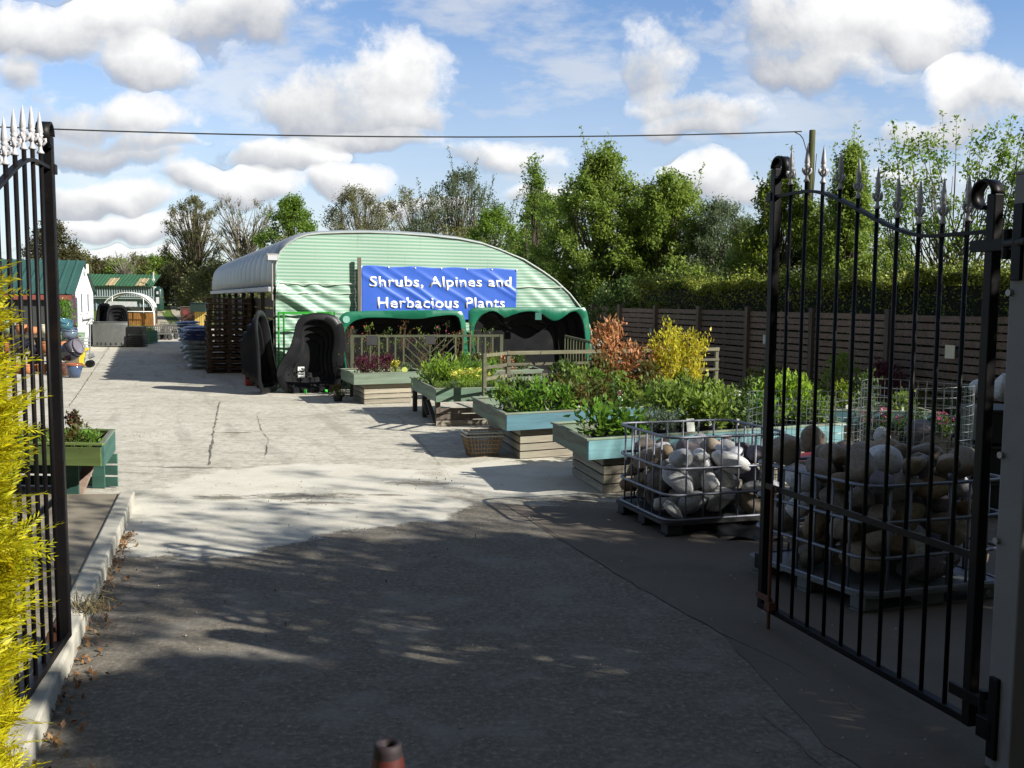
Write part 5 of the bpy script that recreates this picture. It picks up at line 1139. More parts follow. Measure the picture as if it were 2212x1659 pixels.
# ------------------------------------------------------------ plants
POT = plain('pot_black', (.018, .018, .019), .4, var=.2)
TAG = plain('tag_white', (.75, .75, .73), .5, var=.04)
STEM = plain('stem_green', (.09, .14, .03), .7); STEMB = plain('stem_brown', (.14, .08, .04), .8)
PG = 'potted plants on the tables'
def plant(name, label, loc, h, w, n, ls, mat, pr=.09, pht=.13, el=.45, up=.4, shape='dome', stem=None, flower=None, tag=False, group=PG, low=.0, seed=None, cat='plant', clump=9, sn=None):
    rn = np.random.default_rng(seed if seed is not None else int(RNG.integers(1e6))); root = thing(name, label, cat, tuple(loc), 0, group)
    if pr:
        m = MB(); m.lathe([(pr*.74, 0), (pr*.95, pht*.86), (pr*1.04, pht*.87), (pr*1.04, pht), (pr*.96, pht), (pr*.92, pht*.88)], 14); m.build('pot', POT, root, smooth=False)
    z0 = pht*.85 if pr else 0
    k = max(3, n//clump); u = rn.random(k)
    if shape == 'dome': hh = (low+(1-low)*rn.random(k)**.75); rr = np.sqrt(np.clip(1-hh**2.2, .05, 1))*np.sqrt(rn.random(k))
    elif shape == 'up': hh = low+(1-low)*rn.random(k); rr = (.35+.65*np.sin(np.pi*np.clip(hh*.75+.12, 0, 1)))*np.sqrt(rn.random(k))
    else: hh = low+(1-low)*rn.random(k); rr = (.4+.6*hh)*np.sqrt(rn.random(k))
    an = rn.random(k)*2*np.pi
    if shape == 'stems':
        nst = max(6, int(w*42)); si = rn.integers(0, nst, k); sa = rn.random(nst)*2*np.pi; sr = np.sqrt(rn.random(nst)); sh_ = 1-.42*sr**1.5*rn.random(nst)-.08*rn.random(nst); sh_[0] = 1
        hh = np.minimum(hh, 1)*sh_[si]; an = sa[si]; rr = sr[si]*(.35+.65*hh)
    K = np.stack([np.cos(an)*rr*w, np.sin(an)*rr*w, z0+hh*(h-z0)], 1)
    C = np.repeat(K, clump, 0)+rn.normal(size=(k*clump, 3))*np.array([1, 1, .8])*max(ls*.8, w*.13); C[:, 2] = np.maximum(C[:, 2], z0*1.02)
    m = MB(); ns = sn or min(k, 26)
    for i in range(ns):
        p = K[i]; m.tube([(p[0]*.12, p[1]*.12, z0*.9), (p[0]*.55, p[1]*.55, z0+(p[2]-z0)*.55), tuple(p)], [.006, .005, .0025], 4, cap=False)
    m.build('stems', stem or STEM, root)
    dirs = C-np.array([0, 0, z0*.5]); dirs /= np.linalg.norm(dirs, axis=1)[:, None]+1e-6
    leafmesh('foliage', C, ls, mat, root, el=el, up=up, dirs=dirs, bend=.08)
    if flower:
        fm, fn, fs = flower; J = K[np.argsort(-K[:, 2])][:max(3, k//2)]; F = J[rn.integers(0, len(J), fn)]+rn.normal(size=(fn, 3))*w*.16; F[:, 2] += ls*.6
        leafmesh('flowers', F, fs, fm, root, el=.9, up=1)
    if tag:
        m = MB(); a = rn.random()*.6-.3; m.box((a*w, -pr*.9, z0+.05), (.028, .003, .085)); m.build('tag', TAG, root)
    return root
def on(T_, x, y, z=TZ-BXH+.045): return T_[0](x, y, z)
gr = GR
# T1
for i, (x, y, w) in enumerate([(.22, .25, .16), (.50, .22, .17), (.36, .60, .17), (.75, .55, .15)]):
    plant('purple_plant', ['dark purple leaved plant at the left front corner of the small pale table', 'dark purple leaved plant beside the small yellow one', 'dark purple plant at the back of the small pale table', 'dark purple plant hidden behind the yellow one'][i], on(T1, x, y), .42, w, 420, .05, gr['purple'], el=.4)
plant('yellow_plant', 'small bright yellow plant in a terracotta coloured pot with a lime label', on(T1, .85, .20), .34, .11, 260, .035, gr['gold'], flower=(gr['yellow'], 60, .03))
q = on(T1, 1.0, .12); m = MB(); m.tube([q+V3(0, 0, .19), q+V3(0, -.006, .19)], .055, 14); m.bar(q, q+V3(0, 0, .2), .01); solo(m, 'plant_label', plain('label_lime', (.70, .80, .20), .5), 'round lime yellow plant label on the small pale table', 'label', loc=tuple(q))
for i in range(3): plant('herb', ['low grey green herb right of the yellow plant', 'low herb at the right end of the small pale table', 'low herb at the back right of the small pale table'][i], on(T1, 1.08+.08*i, .45+.22*i), .25, .12, 200, .04, gr['grey'])
plant('potted_shrub', 'low plant in a pot standing on the ground by the small pale table', G(728, 868)+V3(0, .1), .30, .17, 300, .045, gr['redgreen'], pr=.10, pht=.11, group='plants on the ground')
# T2
for i in range(6): plant('broad_herb', 'tall pale green herb at the back left of the cowslip table', on(T2, .20+.17*(i % 3), 1.15+.32*(i//3)), .48, .14, 150, .11, gr['lime' if i % 2 else 'fresh'], el=.24, up=.1, shape='up')
for i in range(6): plant('cowslip', 'pale yellow flowering cowslip in the middle of the cowslip table', on(T2, .50+.2*(i % 3), .62+.3*(i//3)), .36, .13, 160, .06, gr['lime'], el=.3, shape='up', flower=(gr['yellow'], 70, .035))
for i in range(14): plant('alpine', 'low fine leaved green alpine along the front of the cowslip table', on(T2, .12+.165*(i % 7), .16+.22*(i//7)), .22+.05*random.random(), .12, 330, .028, gr[['fresh', 'grey', 'lime', 'mid'][i % 4]], el=.3, shape='up', pr=.06, pht=.09)
for i in range(5): plant('leafy_herb', 'green bushy herb at the back right of the cowslip table', on(T2, .72+.13*i, 1.45+.12*(i % 2)), .42, .15, 260, .06, gr['lush'])
plant('allium', 'single tall stemmed seed head rising from the cowslip table', on(T2, .93, 1.0), .62, .03, 30, .03, gr['mid'], flower=(gr['white'], 14, .02), sn=3, clump=3)
# TB
for i in range(5): plant('shrub_plant', ['bushy green plant under the trellis panel', 'bronze tinted shrub under the right end of the trellis panel', 'green plant at the right end of the grey table', 'orange tipped small shrub behind the cowslip table', 'dark small shrub on the grey table'][i], on(TB, .1+.27*i, .25), .45, .16, 380, .055, gr[['lush', 'redgreen', 'mid', 'orange', 'dark'][i]], tag=i == 2)
# T3 front row
for i, (x, y, h, w, k, ls, nm, lb) in enumerate([
    (.28, .25, .30, .16, 'lush', .08, 'hellebore', 'bright green broad leaved plant at the left front of the blue table'), (.55, .22, .42, .18, 'lush', .085, 'hellebore', 'tallest broad leaved plant at the front of the blue table'), (.84, .24, .33, .16, 'lush', .08, 'hellebore', 'broad leaved plant right of the tallest one on the blue table'),
    (.16, .75, .34, .14, 'fresh', .08, 'leafy_plant', 'leafy plant by the corner of the frame on the blue table'), (1.10, .22, .36, .15, 'redgreen', .07, 'photinia', 'red tipped shrub with a white tag at the front of the blue table'), (1.36, .22, .38, .15, 'redgreen', .07, 'photinia', 'red tipped shrub beside the tagged one on the blue table'),
    (1.62, .26, .34, .15, 'dark', .07, 'evergreen', 'dark green small evergreen at the front of the blue table'), (1.88, .24, .36, .15, 'mid', .07, 'evergreen', 'green small evergreen in the middle of the blue table'), (2.15, .25, .34, .14, 'dark', .06, 'evergreen', 'dark evergreen toward the right of the blue table'), (2.45, .25, .36, .16, 'mid', .06, 'evergreen', 'rounded evergreen below the golden shrub'), (2.75, .25, .38, .16, 'dark', .06, 'evergreen', 'dark evergreen at the right end of the blue table'),
    (.95, .70, .50, .19, 'redgreen', .075, 'photinia', 'reddish shrub in the second row of the blue table'), (1.25, .75, .52, .20, 'mid', .07, 'shrub_plant', 'green shrub in the second row of the blue table'), (1.55, .72, .50, .20, 'fresh', .045, 'shrub_plant', 'fine leaved green shrub in the second row of the blue table'), (1.9, .75, .48, .2, 'fresh', .045, 'shrub_plant', 'fine leaved green shrub before the orange ones'), (2.9, .6, .40, .2, 'yg', .07, 'shrub_plant', 'pale yellow green shrub with white tags at the right end of the blue table')]):
    plant(nm, lb, on(T3, x, y), h+.08, w, int(150*w/.15*(.1/ls)**.9), ls, gr[k], el=.5, up=.6, tag=i in (3, 4, 5, 8, 15), pr=.095)
for i, (x, y, h, w, k, n, ls, shp_, lb) in enumerate([
    (2.08, 1.55, 1.30, .27, 'orange', 850, .085, 'stems', 'tall orange leaved shrub rising above the rail'), (2.45, 1.45, .92, .36, 'orange', 950, .075, 'stems', 'broad orange brown shrub right of the tall orange one'), (1.80, 1.30, .72, .25, 'redgreen', 700, .07, 'dome', 'red green shrub left below the tall orange one'),
    (2.92, 1.25, 1.14, .32, 'gold', 1500, .065, 'stems', 'left of the two golden yellow shrubs'), (3.36, 1.30, 1.22, .34, 'gold', 1700, .065, 'stems', 'right of the two golden yellow shrubs'), (2.5, 1.0, .62, .3, 'redgreen', 700, .06, 'dome', 'dark red shrub in front of the orange ones'), (1.3, 1.5, .60, .28, 'dark', 600, .08, 'dome', 'dark shrub before the rail, left of the orange shrubs'),
    (.6, 1.3, .42, .25, 'dark', 420, .08, 'dome', 'dark low shrub inside the rail frame')]):
    plant('tall_shrub' if h > .8 else 'shrub_plant', lb, on(T3, x, y), h, w, n, ls, gr[k], pr=.13, pht=.17, el=.42, up=.3, shape=shp_, stem=STEMB, low=.12, seed=100+i)
m = MB(); q = on(T3, 1.72, .25)
for k, (c, dz, w_, h_) in enumerate([((.78, .80, .78), .27, .085, .16)]): m.obox(q+V3(0, 0, dz), T3[1]*w_, T3[2]*.004, V3(0, 0, h_))
m.bar(q, q+V3(0, 0, .2), .012); o = solo(m, 'picture_card', TAG, 'white picture card with pink flowers standing in the blue table', 'card', loc=tuple(q))
m = MB(); m.obox(q+V3(0, 0, .31)-T3[2]*.004, T3[1]*.07, T3[2]*.003, V3(0, 0, .055)); m.build('flower_print', plain('print_pink', (.55, .18, .40), .5), o, q); m = MB(); m.obox(q+V3(0, 0, .24)-T3[2]*.004, T3[1]*.07, T3[2]*.003, V3(0, 0, .06)); m.build('leaf_print', plain('print_green', (.10, .24, .08), .5), o, q)
# T4 plants
for i, (x, y, h, w, k, n, ls, nm, lb) in enumerate([
    (.34, .55, .36, .23, 'lush', 230, .10, 'hellebore', 'large bright green leafy plant at the left end of the aqua table'), (.62, .42, .33, .20, 'lush', 190, .10, 'hellebore', 'leafy bright green plant beside the large one on the aqua table'),
    (.95, .62, .30, .15, 'lav', 900, .035, 'lavender', 'grey green lavender at the back of the aqua table'), (1.12, .40, .30, .16, 'lav', 1000, .035, 'lavender', 'grey green lavender tuft at the front of the aqua table'),
    (1.25, .95, .52, .24, 'mid', 460, .075, 'hydrangea', 'glossy dark green shrub above the lavender'), (1.48, .75, .50, .24, 'mid', 460, .08, 'hydrangea', 'glossy green shrub in the middle of the aqua table'), (1.72, .55, .44, .22, 'mid', 380, .08, 'hydrangea', 'glossy green shrub nearest the cage on the aqua table'),
    (1.92, .95, .52, .24, 'mid', 460, .08, 'hydrangea', 'tall glossy green shrub below the golden ones'), (2.08, .5, .36, .18, 'dark', 280, .06, 'evergreen', 'dark small evergreen near a white tag on the aqua table'), (2.3, .85, .38, .2, 'dark', 300, .06, 'evergreen', 'dark evergreen with white flowers beside the wire cylinder'),
    (2.45, .5, .42, .18, 'lush', 300, .07, 'leafy_plant', 'leafy plant just inside the left wire cylinder outline'), (2.75, .8, .56, .26, 'lime', 640, .07, 'leafy_plant', 'lime green bushy plant behind the wire cylinder, left one'), (3.05, .75, .58, .28, 'lime', 700, .07, 'leafy_plant', 'lime green bushy plant behind the wire cylinder, right one'), (3.15, .35, .36, .2, 'fresh', 350, .06, 'leafy_plant', 'low green plant at the right end of the aqua table')]):
    plant(nm, lb, on(T4, x, y), h+.04, w, n, ls, gr[k], pr=.11, pht=.15, el=.5 if k != 'lav' else .14, up=.6 if k != 'lav' else 0, tag=i in (8, 9, 6), flower=(gr['white'], 22, .03) if i == 9 else None, shape='dome' if k != 'lav' else 'vase')
q = on(T4, 1.32, .22); m = MB(); m.obox(q+V3(0, 0, .20), T4[1]*.10, T4[2]*.004, V3(-.01, .04, .14)); m.bar(q, q+V3(0, 0, .18), .012); solo(m, 'picture_card', plain('card_grey', (.25, .28, .24), .4, var=.4, scale=20), 'grey green picture card leaning at the front of the aqua table', 'card', loc=tuple(q))
# T5 and fence foot
for i in range(7):
    plant('shade_plant', ['fern like plant', 'dark small shrub', 'pale tagged plant', 'small shrub', 'yellow green small plant', 'dark plant', 'green plant'][i]+' on the shaded table by the fence, %s from its left end' % ['first', 'second', 'third', 'fourth', 'fifth', 'sixth', 'last'][i], on(T5, .15+.36*i, .3+.2*(i % 2)), .36+.1*(i % 3), .18, 300, .06, gr[['mid', 'dark', 'yg', 'dark', 'yg', 'dark', 'mid'][i]], tag=i % 2 == 0)
def fl(px, py, h=0): return G(px, py, h)
for i, (px, py, h, w, k, n, ls, nm, lb) in enumerate([
    (1655, 868, .60, .22, 'yg', 220, .20, 'grass_plant', 'arching bronze grass at the foot of the fence'), (1815, 905, 1.05, .42, 'mid', 1000, .07, 'acer', 'green fine leaved acer before the fence in the gate opening'), (1905, 915, .95, .45, 'purple', 1200, .06, 'acer', 'dark purple domed acer before the fence'),
    (1990, 930, .62, .3, 'redgreen', 500, .06, 'shrub_plant', 'orange tinged shrub by the fence below the cream notice'), (2075, 935, .72, .3, 'grey', 600, .06, 'shrub_plant', 'grey green shrub by the fence right of the cream notice'), (1765, 895, .5, .25, 'dark', 400, .07, 'shrub_plant', 'dark shrub by the fence left of the acer')]):
    plant(nm, lb, fl(px, py), h, w, n, ls, gr[k], pr=.14, pht=.2, group='plants at the foot of the fence', el=.12 if 'grass' in nm else .5, seed=200+i, cat='plant', stem=STEMB)
for i in range(5):
    q = G(1880+55*i, 990+3*i); plant('flowering_pot', ['pink', 'magenta', 'blue', 'pink', 'yellow'][i]+' flowering plant number %s in the row seen through the tall wire cylinder' % ['one', 'two', 'three', 'four', 'five'][i], q+V3(0, .2, .0), .55, .2, 260, .05, gr['dark'], pr=.14, pht=.34, flower=(gr[['pink', 'pink', 'lav', 'pink', 'yellow'][i]], 40, .04), group='flowering pots behind the tall wire cylinder')
m = MB(); q0 = G(1890, 985); m.box((q0.x+.75, q0.y+.1, .16), (1.7, .5, .32)); solo(m, 'black_trough', BLK, 'long black trough behind the tall wire cylinder', 'trough', loc=tuple(q0), bevel=.02)
# T left
for i in range(12):
    x = .12+.17*(i % 6); plant('bedding_plant', 'small mixed green bedding plant on the lime green table', LW(x, .12+.16*(i//6), TZ-.14), .24, .09, 170, .04, gr[['lush', 'redgreen', 'mid', 'fresh'][i % 4]], pr=.055, pht=.08)
plant('pieris', 'tallest reddish topped plant at the right end of the lime green table', LW(.30, .36, TZ-.14), .36, .11, 260, .045, gr['redgreen'], pr=.07, pht=.1, flower=(gr['purple'], 90, .035))

# ------------------------------------------------------------ trellis panel, post and rail frame
TG = wood('trellis_wood', (.10, .112, .065), axis=2)
tp = D(757, 724, 19.2); te = D(1086, 722, 20.4); trl = thing('trellis_panel', 'weathered green trellis panel with upright slats and a chevron middle', 'trellis', (tp.x, tp.y, 0)); td = V3(te.x-tp.x, te.y-tp.y); tl_ = td.length; td.normalize(); zt_ = tp.z; zb_ = .30
tn_ = V3(td.y, -td.x)
TPt = lambda u, z: V3(tp.x, tp.y)+td*(u*tl_)+V3(0, 0, z)
U = lambda x: (x-270)/(2130-270)
m = MB(); m.bar(TPt(0, zt_-.02), TPt(1, zt_-.02), .03, .045); m.bar(TPt(0, zb_), TPt(1, zb_), .03, .045); m.build('rail', TG, trl, trl.location)
for x in (285, 2110): m = MB(); m.obox(TPt(U(x), (zt_)/2), td*.07, tn_*.05, V3(0, 0, zt_)); m.build('post', TG, trl, trl.location)
for x in (400, 500, 600, 700, 795, 893, 1530, 1622, 1716, 1812, 1905, 2000): m = MB(); m.obox(TPt(U(x), (zt_+zb_)/2-.01), td*.032, tn_*.02, V3(0, 0, zt_-zb_-.05)); m.build('slat', TG, trl, trl.location)
mid_u = U(1212); m = MB(); m.obox(TPt(mid_u, (zt_+zb_)/2), td*.03, tn_*.02, V3(0, 0, zt_-zb_-.05))
for k in range(5):
    for sgn in (-1, 1):
        a = U(1212)+sgn*(U(1212)-U(893)); z = zt_-.02-k*.17; uu = (mid_u-U(893)); r_ = min(1, (z-zb_)/.5) if z > zb_+.05 else 0
        if r_ <= 0: continue
        m.bar(TPt(mid_u+sgn*uu*(1-0), z), TPt(mid_u+sgn*uu*(1-r_), z-.5*r_), .028, .02) 
for k in range(1, 3):
    for sgn in (-1, 1): m.bar(TPt(mid_u+sgn*uu*(1-k*.33), zt_-.03), TPt(mid_u, zt_-.03-.5*(1-k*.33)), .028, .02)
m.build('chevron', TG, trl, trl.location)
m = MB(); m.obox(TPt(U(1212), zt_-.10)+tn_*.02, td*.20, tn_*.015, V3(0, 0, .17)); m.build('name_plate', plain('slate_dark', (.02, .02, .022), .5), trl, trl.location)
m = MB(); m.obox(TPt(U(515), zt_-.10)+tn_*.02, td*.22, tn_*.015, V3(0, 0, .18)); m.build('name_plate', MATS['slate_dark'], trl, trl.location)
for i in range(9): plant('climber', ['red flowering climber', 'green climber', 'pink flowering climber'][i % 3]+' behind the trellis panel, %s from the left' % ['first', 'second', 'third', 'fourth', 'fifth', 'sixth', 'seventh', 'eighth', 'ninth'][i], TPt(.04+.115*i, .2)-tn_*.35, 1.12+.12*(i % 2), .22, 200, .05, gr[['redgreen', 'mid', 'dark'][i % 3]], pr=.14, pht=.2, shape='up', flower=(gr[['red', 'red', 'pink'][i % 3]], 16, .04) if i in (0, 1, 3, 5, 6) else None, group='climbing plants behind the trellis', stem=STEMB)
RG = wood('frame_wood', (.16, .155, .10), axis=0)
fp0 = G(1097, 846, TZ); fz = HP(1097, 758, fp0, V3(0, 1, 0)).z; fd = T3[1]; FPt = lambda x, z: V3(fp0.x, fp0.y)+fd*x+V3(0, 0, z)
def fx(px):  r = ray(px, 780); n = V3(-fd.y, fd.x); k = V3(fp0.x, fp0.y).dot(n)/V3(r.x, r.y).dot(n); return (V3(r.x*k, r.y*k)-V3(fp0.x, fp0.y)).dot(fd)
fr = thing('rail_frame', 'timber post and rail frame standing along the back of the blue table', 'frame', (fp0.x, fp0.y, 0)); xe = fx(1547); xm = fx(1308); fnn = V3(fd.y, -fd.x)
for x in (0, xm, xe): m = MB(); m.obox(FPt(x, (fz+.3)/2), fd*.06, fnn*.05, V3(0, 0, fz-.3)); m.build('post', RG, fr, fr.location)
for z, h in ((fz-.03, .055), (fz-.20, .04), (fz-.36, .04)):
    o = board('rail', RG, fr, FPt(xe/2, z)+fnn*.035, fd, xe+.06, .02, h)
sp_ = HP(1057, 758, fp0, V3(0, 1, 0)); c0_ = FPt(0, 0)-V3(.0, 0); e_ = V3(sp_.x-.05, fp0.y-.75)
m = MB(); m.obox(e_+V3(0, 0, (fz+.3)/2), fd*.05, fnn*.05, V3(0, 0, fz-.3)); m.build('post', RG, fr, fr.location)
for z in (fz-.03, fz-.20, fz-.36): m = MB(); m.bar(e_+V3(0, 0, z), c0_+V3(0, 0, z), .02, .045); m.build('rail', RG, fr, fr.location)
# second little slatted panel behind the frame at right
a = D(1221, 726, 17.5); b = D(1300, 745, 15.8); m = MB()
for k in range(13): q = a.lerp(b, k/12); m.bar(V3(q.x, q.y, .45), q, .02)
m.bar(a, b, .03, .04); solo(m, 'slat_screen', TG, 'short sloping screen of thin upright slats in front of the wavy pond shell', 'screen', loc=(a.x, a.y, 0))
m = MB(); q = D(1238+62, 735, 15.6)
m = MB(); m.obox(D(1316-78+60, 737, 15.7), V3(.10, 0, 0), V3(0, .004, 0), V3(0, 0, .15)); solo(m, 'notice_card', TAG, 'small white card with print at the right end of the slat screen', 'card', loc=tuple(q))

# ------------------------------------------------------------ shopping baskets
BK = plain('basket_tan', (.30, .20, .10), .45, var=.15); BKG = plain('basket_grey', (.32, .33, .30), .5)
def basket(loc, rz, label):
    r = thing('shopping_basket', label, 'basket', loc, rz, 'stacked shopping baskets'); m = MB(); H_, wt, wb, dt, db = .25, .23, .165, .165, .115
    def ring(z): k = z/H_; a = wb+(wt-wb)*k; b = db+(dt-db)*k; return [(-a, -b, z), (a, -b, z), (a, b, z), (-a, b, z)]
    for z in (.0, .05, .10, .15, .20):
        R = ring(z); [m.bar(R[i], R[(i+1) % 4], .005) for i in range(4)]
    A, B = ring(0), ring(H_)
    for i in range(4):
        n = 10 if i % 2 == 0 else 7
        for k in range(n+1): u = k/n; m.bar(Vector(A[i]).lerp(Vector(A[(i+1) % 4]), u), Vector(B[i]).lerp(Vector(B[(i+1) % 4]), u), .005)
    for k in range(9): u = k/8; m.bar(Vector(A[0]).lerp(Vector(A[1]), u), Vector(A[3]).lerp(Vector(A[2]), u), .005)
    m.build('wire_body', BK, r); m = MB(); R = ring(H_); [m.bar(R[i], R[(i+1) % 4], .012, .022) for i in range(4)]; m.build('rim', BKG, r, bevel=.004)
    m = MB(); m.tube([(-wt, -dt*.2, H_+.02), (-wt*.9, -dt*.7, H_+.035), (wt*.9, -dt*.7, H_+.035), (wt, -dt*.2, H_+.02)], .008, 6); m.build('handle', BK, r); return r
q = G(1040, 988)+V3(0, .16); r1 = basket((q.x, q.y, .005), YANG*.8, 'lower tan wire shopping basket by the blue table'); r1['label'] = 'lower of the two nested tan shopping baskets by the blue table'; r2 = basket((q.x, q.y, .045), YANG*.8, 'upper of the two nested tan shopping baskets by the blue table')
m = MB(); m.box((q.x, q.y, .25), (.36, .24, .02), YANG); solo(m, 'cloth', plain('cloth_navy', (.02, .02, .05), .8), 'dark navy cloth lying in the upper shopping basket', 'cloth', loc=tuple(q), bevel=.005)

# ------------------------------------------------------------ caged stones
GALV = plain('galvanised', (.17, .18, .21), .45, metal=.4, var=.25, scale=12)
mt, t = newmat('stone'); p = t.obj(); rr_ = t.rnd(); n1 = t.noise(p, 7, 6, .65); n2 = t.noise(p, 34, 4, .7)
def stonemat(name, cols):
    mt, t = newmat(name); p = t.obj(); r = t.rnd(); n1 = t.noise(p, 6, 6, .65); n2 = t.noise(p, 40, 4, .7); v = t.noise(t.scl(p, 3, 3, 14), 1.2, 4, .6)
    c = t.ramp(r, [(i/(len(cols)-1), c) for i, c in enumerate(cols)]); dk = t.mix(1.0, c, (.45, .43, .40), 'MULTIPLY')
    col = t.mix(t.m('MULTIPLY', t.sstep(n1, .42, .70), .65), c, dk); col = t.mix(t.m('MULTIPLY', t.sstep(v, .60, .68), .5), col, t.mix(1.0, c, (1.5, 1.45, 1.4), 'MULTIPLY'))
    col = t.mix(t.m('MULTIPLY', t.sstep(n2, .6, .8), .14), col, dk); t.bsdf(col, .72, 0, n2, .35, .006, .35); return mt
ST_W = stonemat('stone_pale', [(.60, .60, .60), (.48, .49, .50), (.66, .66, .63)])
ST_P = stonemat('stone_plum', [(.13, .11, .125), (.17, .15, .16), (.10, .085, .10)])
ST_B = stonemat('stone_brown', [(.22, .145, .08), (.30, .225, .14), (.27, .225, .175), (.15, .115, .08), (.20, .18, .15)])
import bmesh
def stonemesh(seed, flat=.75):
    rn = random.Random(seed); bm = bmesh.new(); bmesh.ops.create_icosphere(bm, subdivisions=3, radius=1.0)
    ph = [[rn.uniform(0, 6.3) for _ in range(3)] for _ in range(3)]; planes = [(Vector((rn.gauss(0, 1), rn.gauss(0, 1), rn.gauss(0, 1))).normalized(), rn.uniform(.74, .92)) for _ in range(5+(seed % 2)*6)]
    if seed % 2: planes = [(a_, b_*.84) for a_, b_ in planes]
    for v in bm.verts:
        d_ = v.co.copy(); k = 1+.07*math.sin(2.2*d_.x+ph[0][0])*math.cos(2*d_.y+ph[0][1])+.05*math.sin(3.1*d_.z+ph[1][0]+d_.x)
        p = d_*k
        for n_, h in planes:
            e = p.dot(n_)-h
            if e > 0: p -= n_*e*.8
        v.co = Vector((p.x, p.y*.86, p.z*flat))
    me = bpy.data.meshes.new('stone'); bm.to_mesh(me); bm.free(); me.polygons.foreach_set('use_smooth', np.ones(len(me.polygons), dtype=bool)); return me
SM = [stonemesh(900+i, [.72, .8, .66, .9][i % 4]) for i in range(8)]
def setmats(me, mt):
    c = me.copy(); c.materials.append(mt); return c
SMM = {k: [setmats(x, mt) for x in (SM if k != 'b' else SM[1::2]+[stonemesh(951+2*i, .8) for i in range(4)])] for k, mt in (('w', ST_W), ('p', ST_P), ('b', ST_B))}
def cage(name, label, A, B, C, zr, pal, front_gap=None):
    """A near corner, B the corner behind on the left, C the right one; ground points"""
    D_ = B+C-A; root = thing(name, label, 'cage', tuple((A.x, A.y, 0))); ctr = (A+B+C+D_)/4
    def rc(k, z, r=.14, n=5, open_=False):
        P = [A, B, D_, C]; P = [ctr+(p-ctr)*k for p in P]; out = []
        for i in range(4):
            p = P[i]; a = (P[i-1]-p).normalized(); b = (P[(i+1) % 4]-p).normalized()
            for j in range(n+1): u = j/n; q = (p+a*r)*(1-u)**2+p*2*u*(1-u)+(p+b*r)*u*u; out.append(V3(q.x, q.y, z))
        return out
    k = .95
    for i, z in enumerate(zr):
        m = MB(); m.tube(rc(k, z), .0125, 6, closed=True); m.build('ring', GALV, root, root.location, smooth=True)
    m = MB(); P = [ctr+(p-ctr)*(k-.018) for p in (A, B, D_, C)]
    for i in range(4):
        a, b = P[i], P[(i+1) % 4]; n = 7
        for j in range(1, n):
            if front_gap and i == 3 and j in front_gap: continue
            q = a.lerp(b, j/n); m.tube([V3(q.x, q.y, zr[0]-.01), V3(q.x, q.y, zr[-1]+.0)], .0085, 6)
    m.build('uprights', GALV, root, root.location, smooth=True)
    # pallet: deck, nine feet, skids
    m = MB(); xd = (C-A).normalized(); yd = (B-A).normalized(); Lx, Ly = (C-A).length, (B-A).length
    m.v += [tuple(q-V3(0, 0, .025)) for q in rc(1.0, .125, .12)]; n = len(m.v); m.v += [tuple(q) for q in rc(1.0, .125, .12)]
    m.f += [tuple(range(n))[::-1], tuple(range(n, 2*n))]+[(i, (i+1) % n, n+(i+1) % n, n+i) for i in range(n)]
    m.build('deck', pal, root, root.location)
    for i in (.09, .5, .91):
        for j in (.09, .5, .91): m = MB(); m.obox(A+xd*Lx*i+yd*Ly*j+V3(0, 0, .055), xd*.14, yd*.13, V3(0, 0, .088)); m.build('foot', pal, root, root.location, bevel=.012)
    for j in (.09, .5, .91): m = MB(); m.obox(A+xd*Lx*.5+yd*Ly*j+V3(0, 0, .009), xd*Lx*.96, yd*.10, V3(0, 0, .014)); m.build('skid', pal, root, root.location)
    return root, A, xd, yd, Lx, Ly
DP = plain('pallet_black', (.022, .022, .022), .6); GP_ = plain('pallet_grey', (.15, .16, .165), .45, metal=.3, var=.3, dirt=(.12, .11, .09))
cA, cB, cC = G(1436, 1164), G(1322, 1106), G(1712, 1143)
k1 = cage('wire_cage', 'galvanised wire cage of pale cobbles on a black pallet, left of the gate', cA, cB, cC, [.135, .34, .555, .81], DP)
dA, dB, dC = G(1868, 1332), G(1604, 1232), G(2186, 1296)
k2 = cage('wire_cage', 'nearer wire cage heaped with large boulders behind the right gate', dA, dB, dC, [.125, .34, .562, .79], GP_)
def fill(K, n, rlo, rhi, zmax, heap, matf, seed, label, group, first=None, m_=.045):
    root, A, xd, yd, Lx, Ly = K; rn = random.Random(seed); S_ = []; out = []
    for i in range(n):
        r = rn.uniform(rlo, rhi); best = None
        for t_ in range(60):
            x = rn.uniform(m_+r*.82, Lx-m_-r*.82); y = rn.uniform(m_+r*.82, Ly-m_-r*.9); z = .135+r*.72
            for (X, Y, Z, R2) in S_:
                dd = (x-X)**2+(y-Y)**2; rs = (r+R2)*.90
                if dd < rs*rs: z = max(z, Z+math.sqrt(rs*rs-dd)*.82)
            sc = z+.55*heap*math.hypot(x-Lx/2, y-Ly/2)
            if best is None or sc < best[0]: best = (sc, x, y, z)
        _, x, y, z = best
        if z > zmax: continue
        S_.append((x, y, z, r)); out.append((x, y, z, r))
    for i, (x, y, z, r) in enumerate(out):
        k = matf(x/Lx, y/Ly, z, rn); o = bpy.data.objects.new('cobble', rn.choice(SMM[k])); COL.objects.link(o); q = A+xd*x+yd*y; o.location = (q.x, q.y, z)
        o.scale = (r*rn.uniform(1.0, 1.3), r*rn.uniform(.85, 1.1), r*rn.uniform(.72, 1.1)); o.rotation_euler = (rn.uniform(-.7, .7), rn.uniform(-.7, .7), rn.uniform(0, 6.3))
        cn = {'w': 'pale grey', 'p': 'plum grey', 'b': 'brown'}[k]; lv = 'low' if z < .35 else ('middle' if z < .6 else 'top')
        setp(o, cn+' '+label+', %s layer, %s half' % (lv, 'front' if y < Ly/2 else 'back'), 'stone', group)
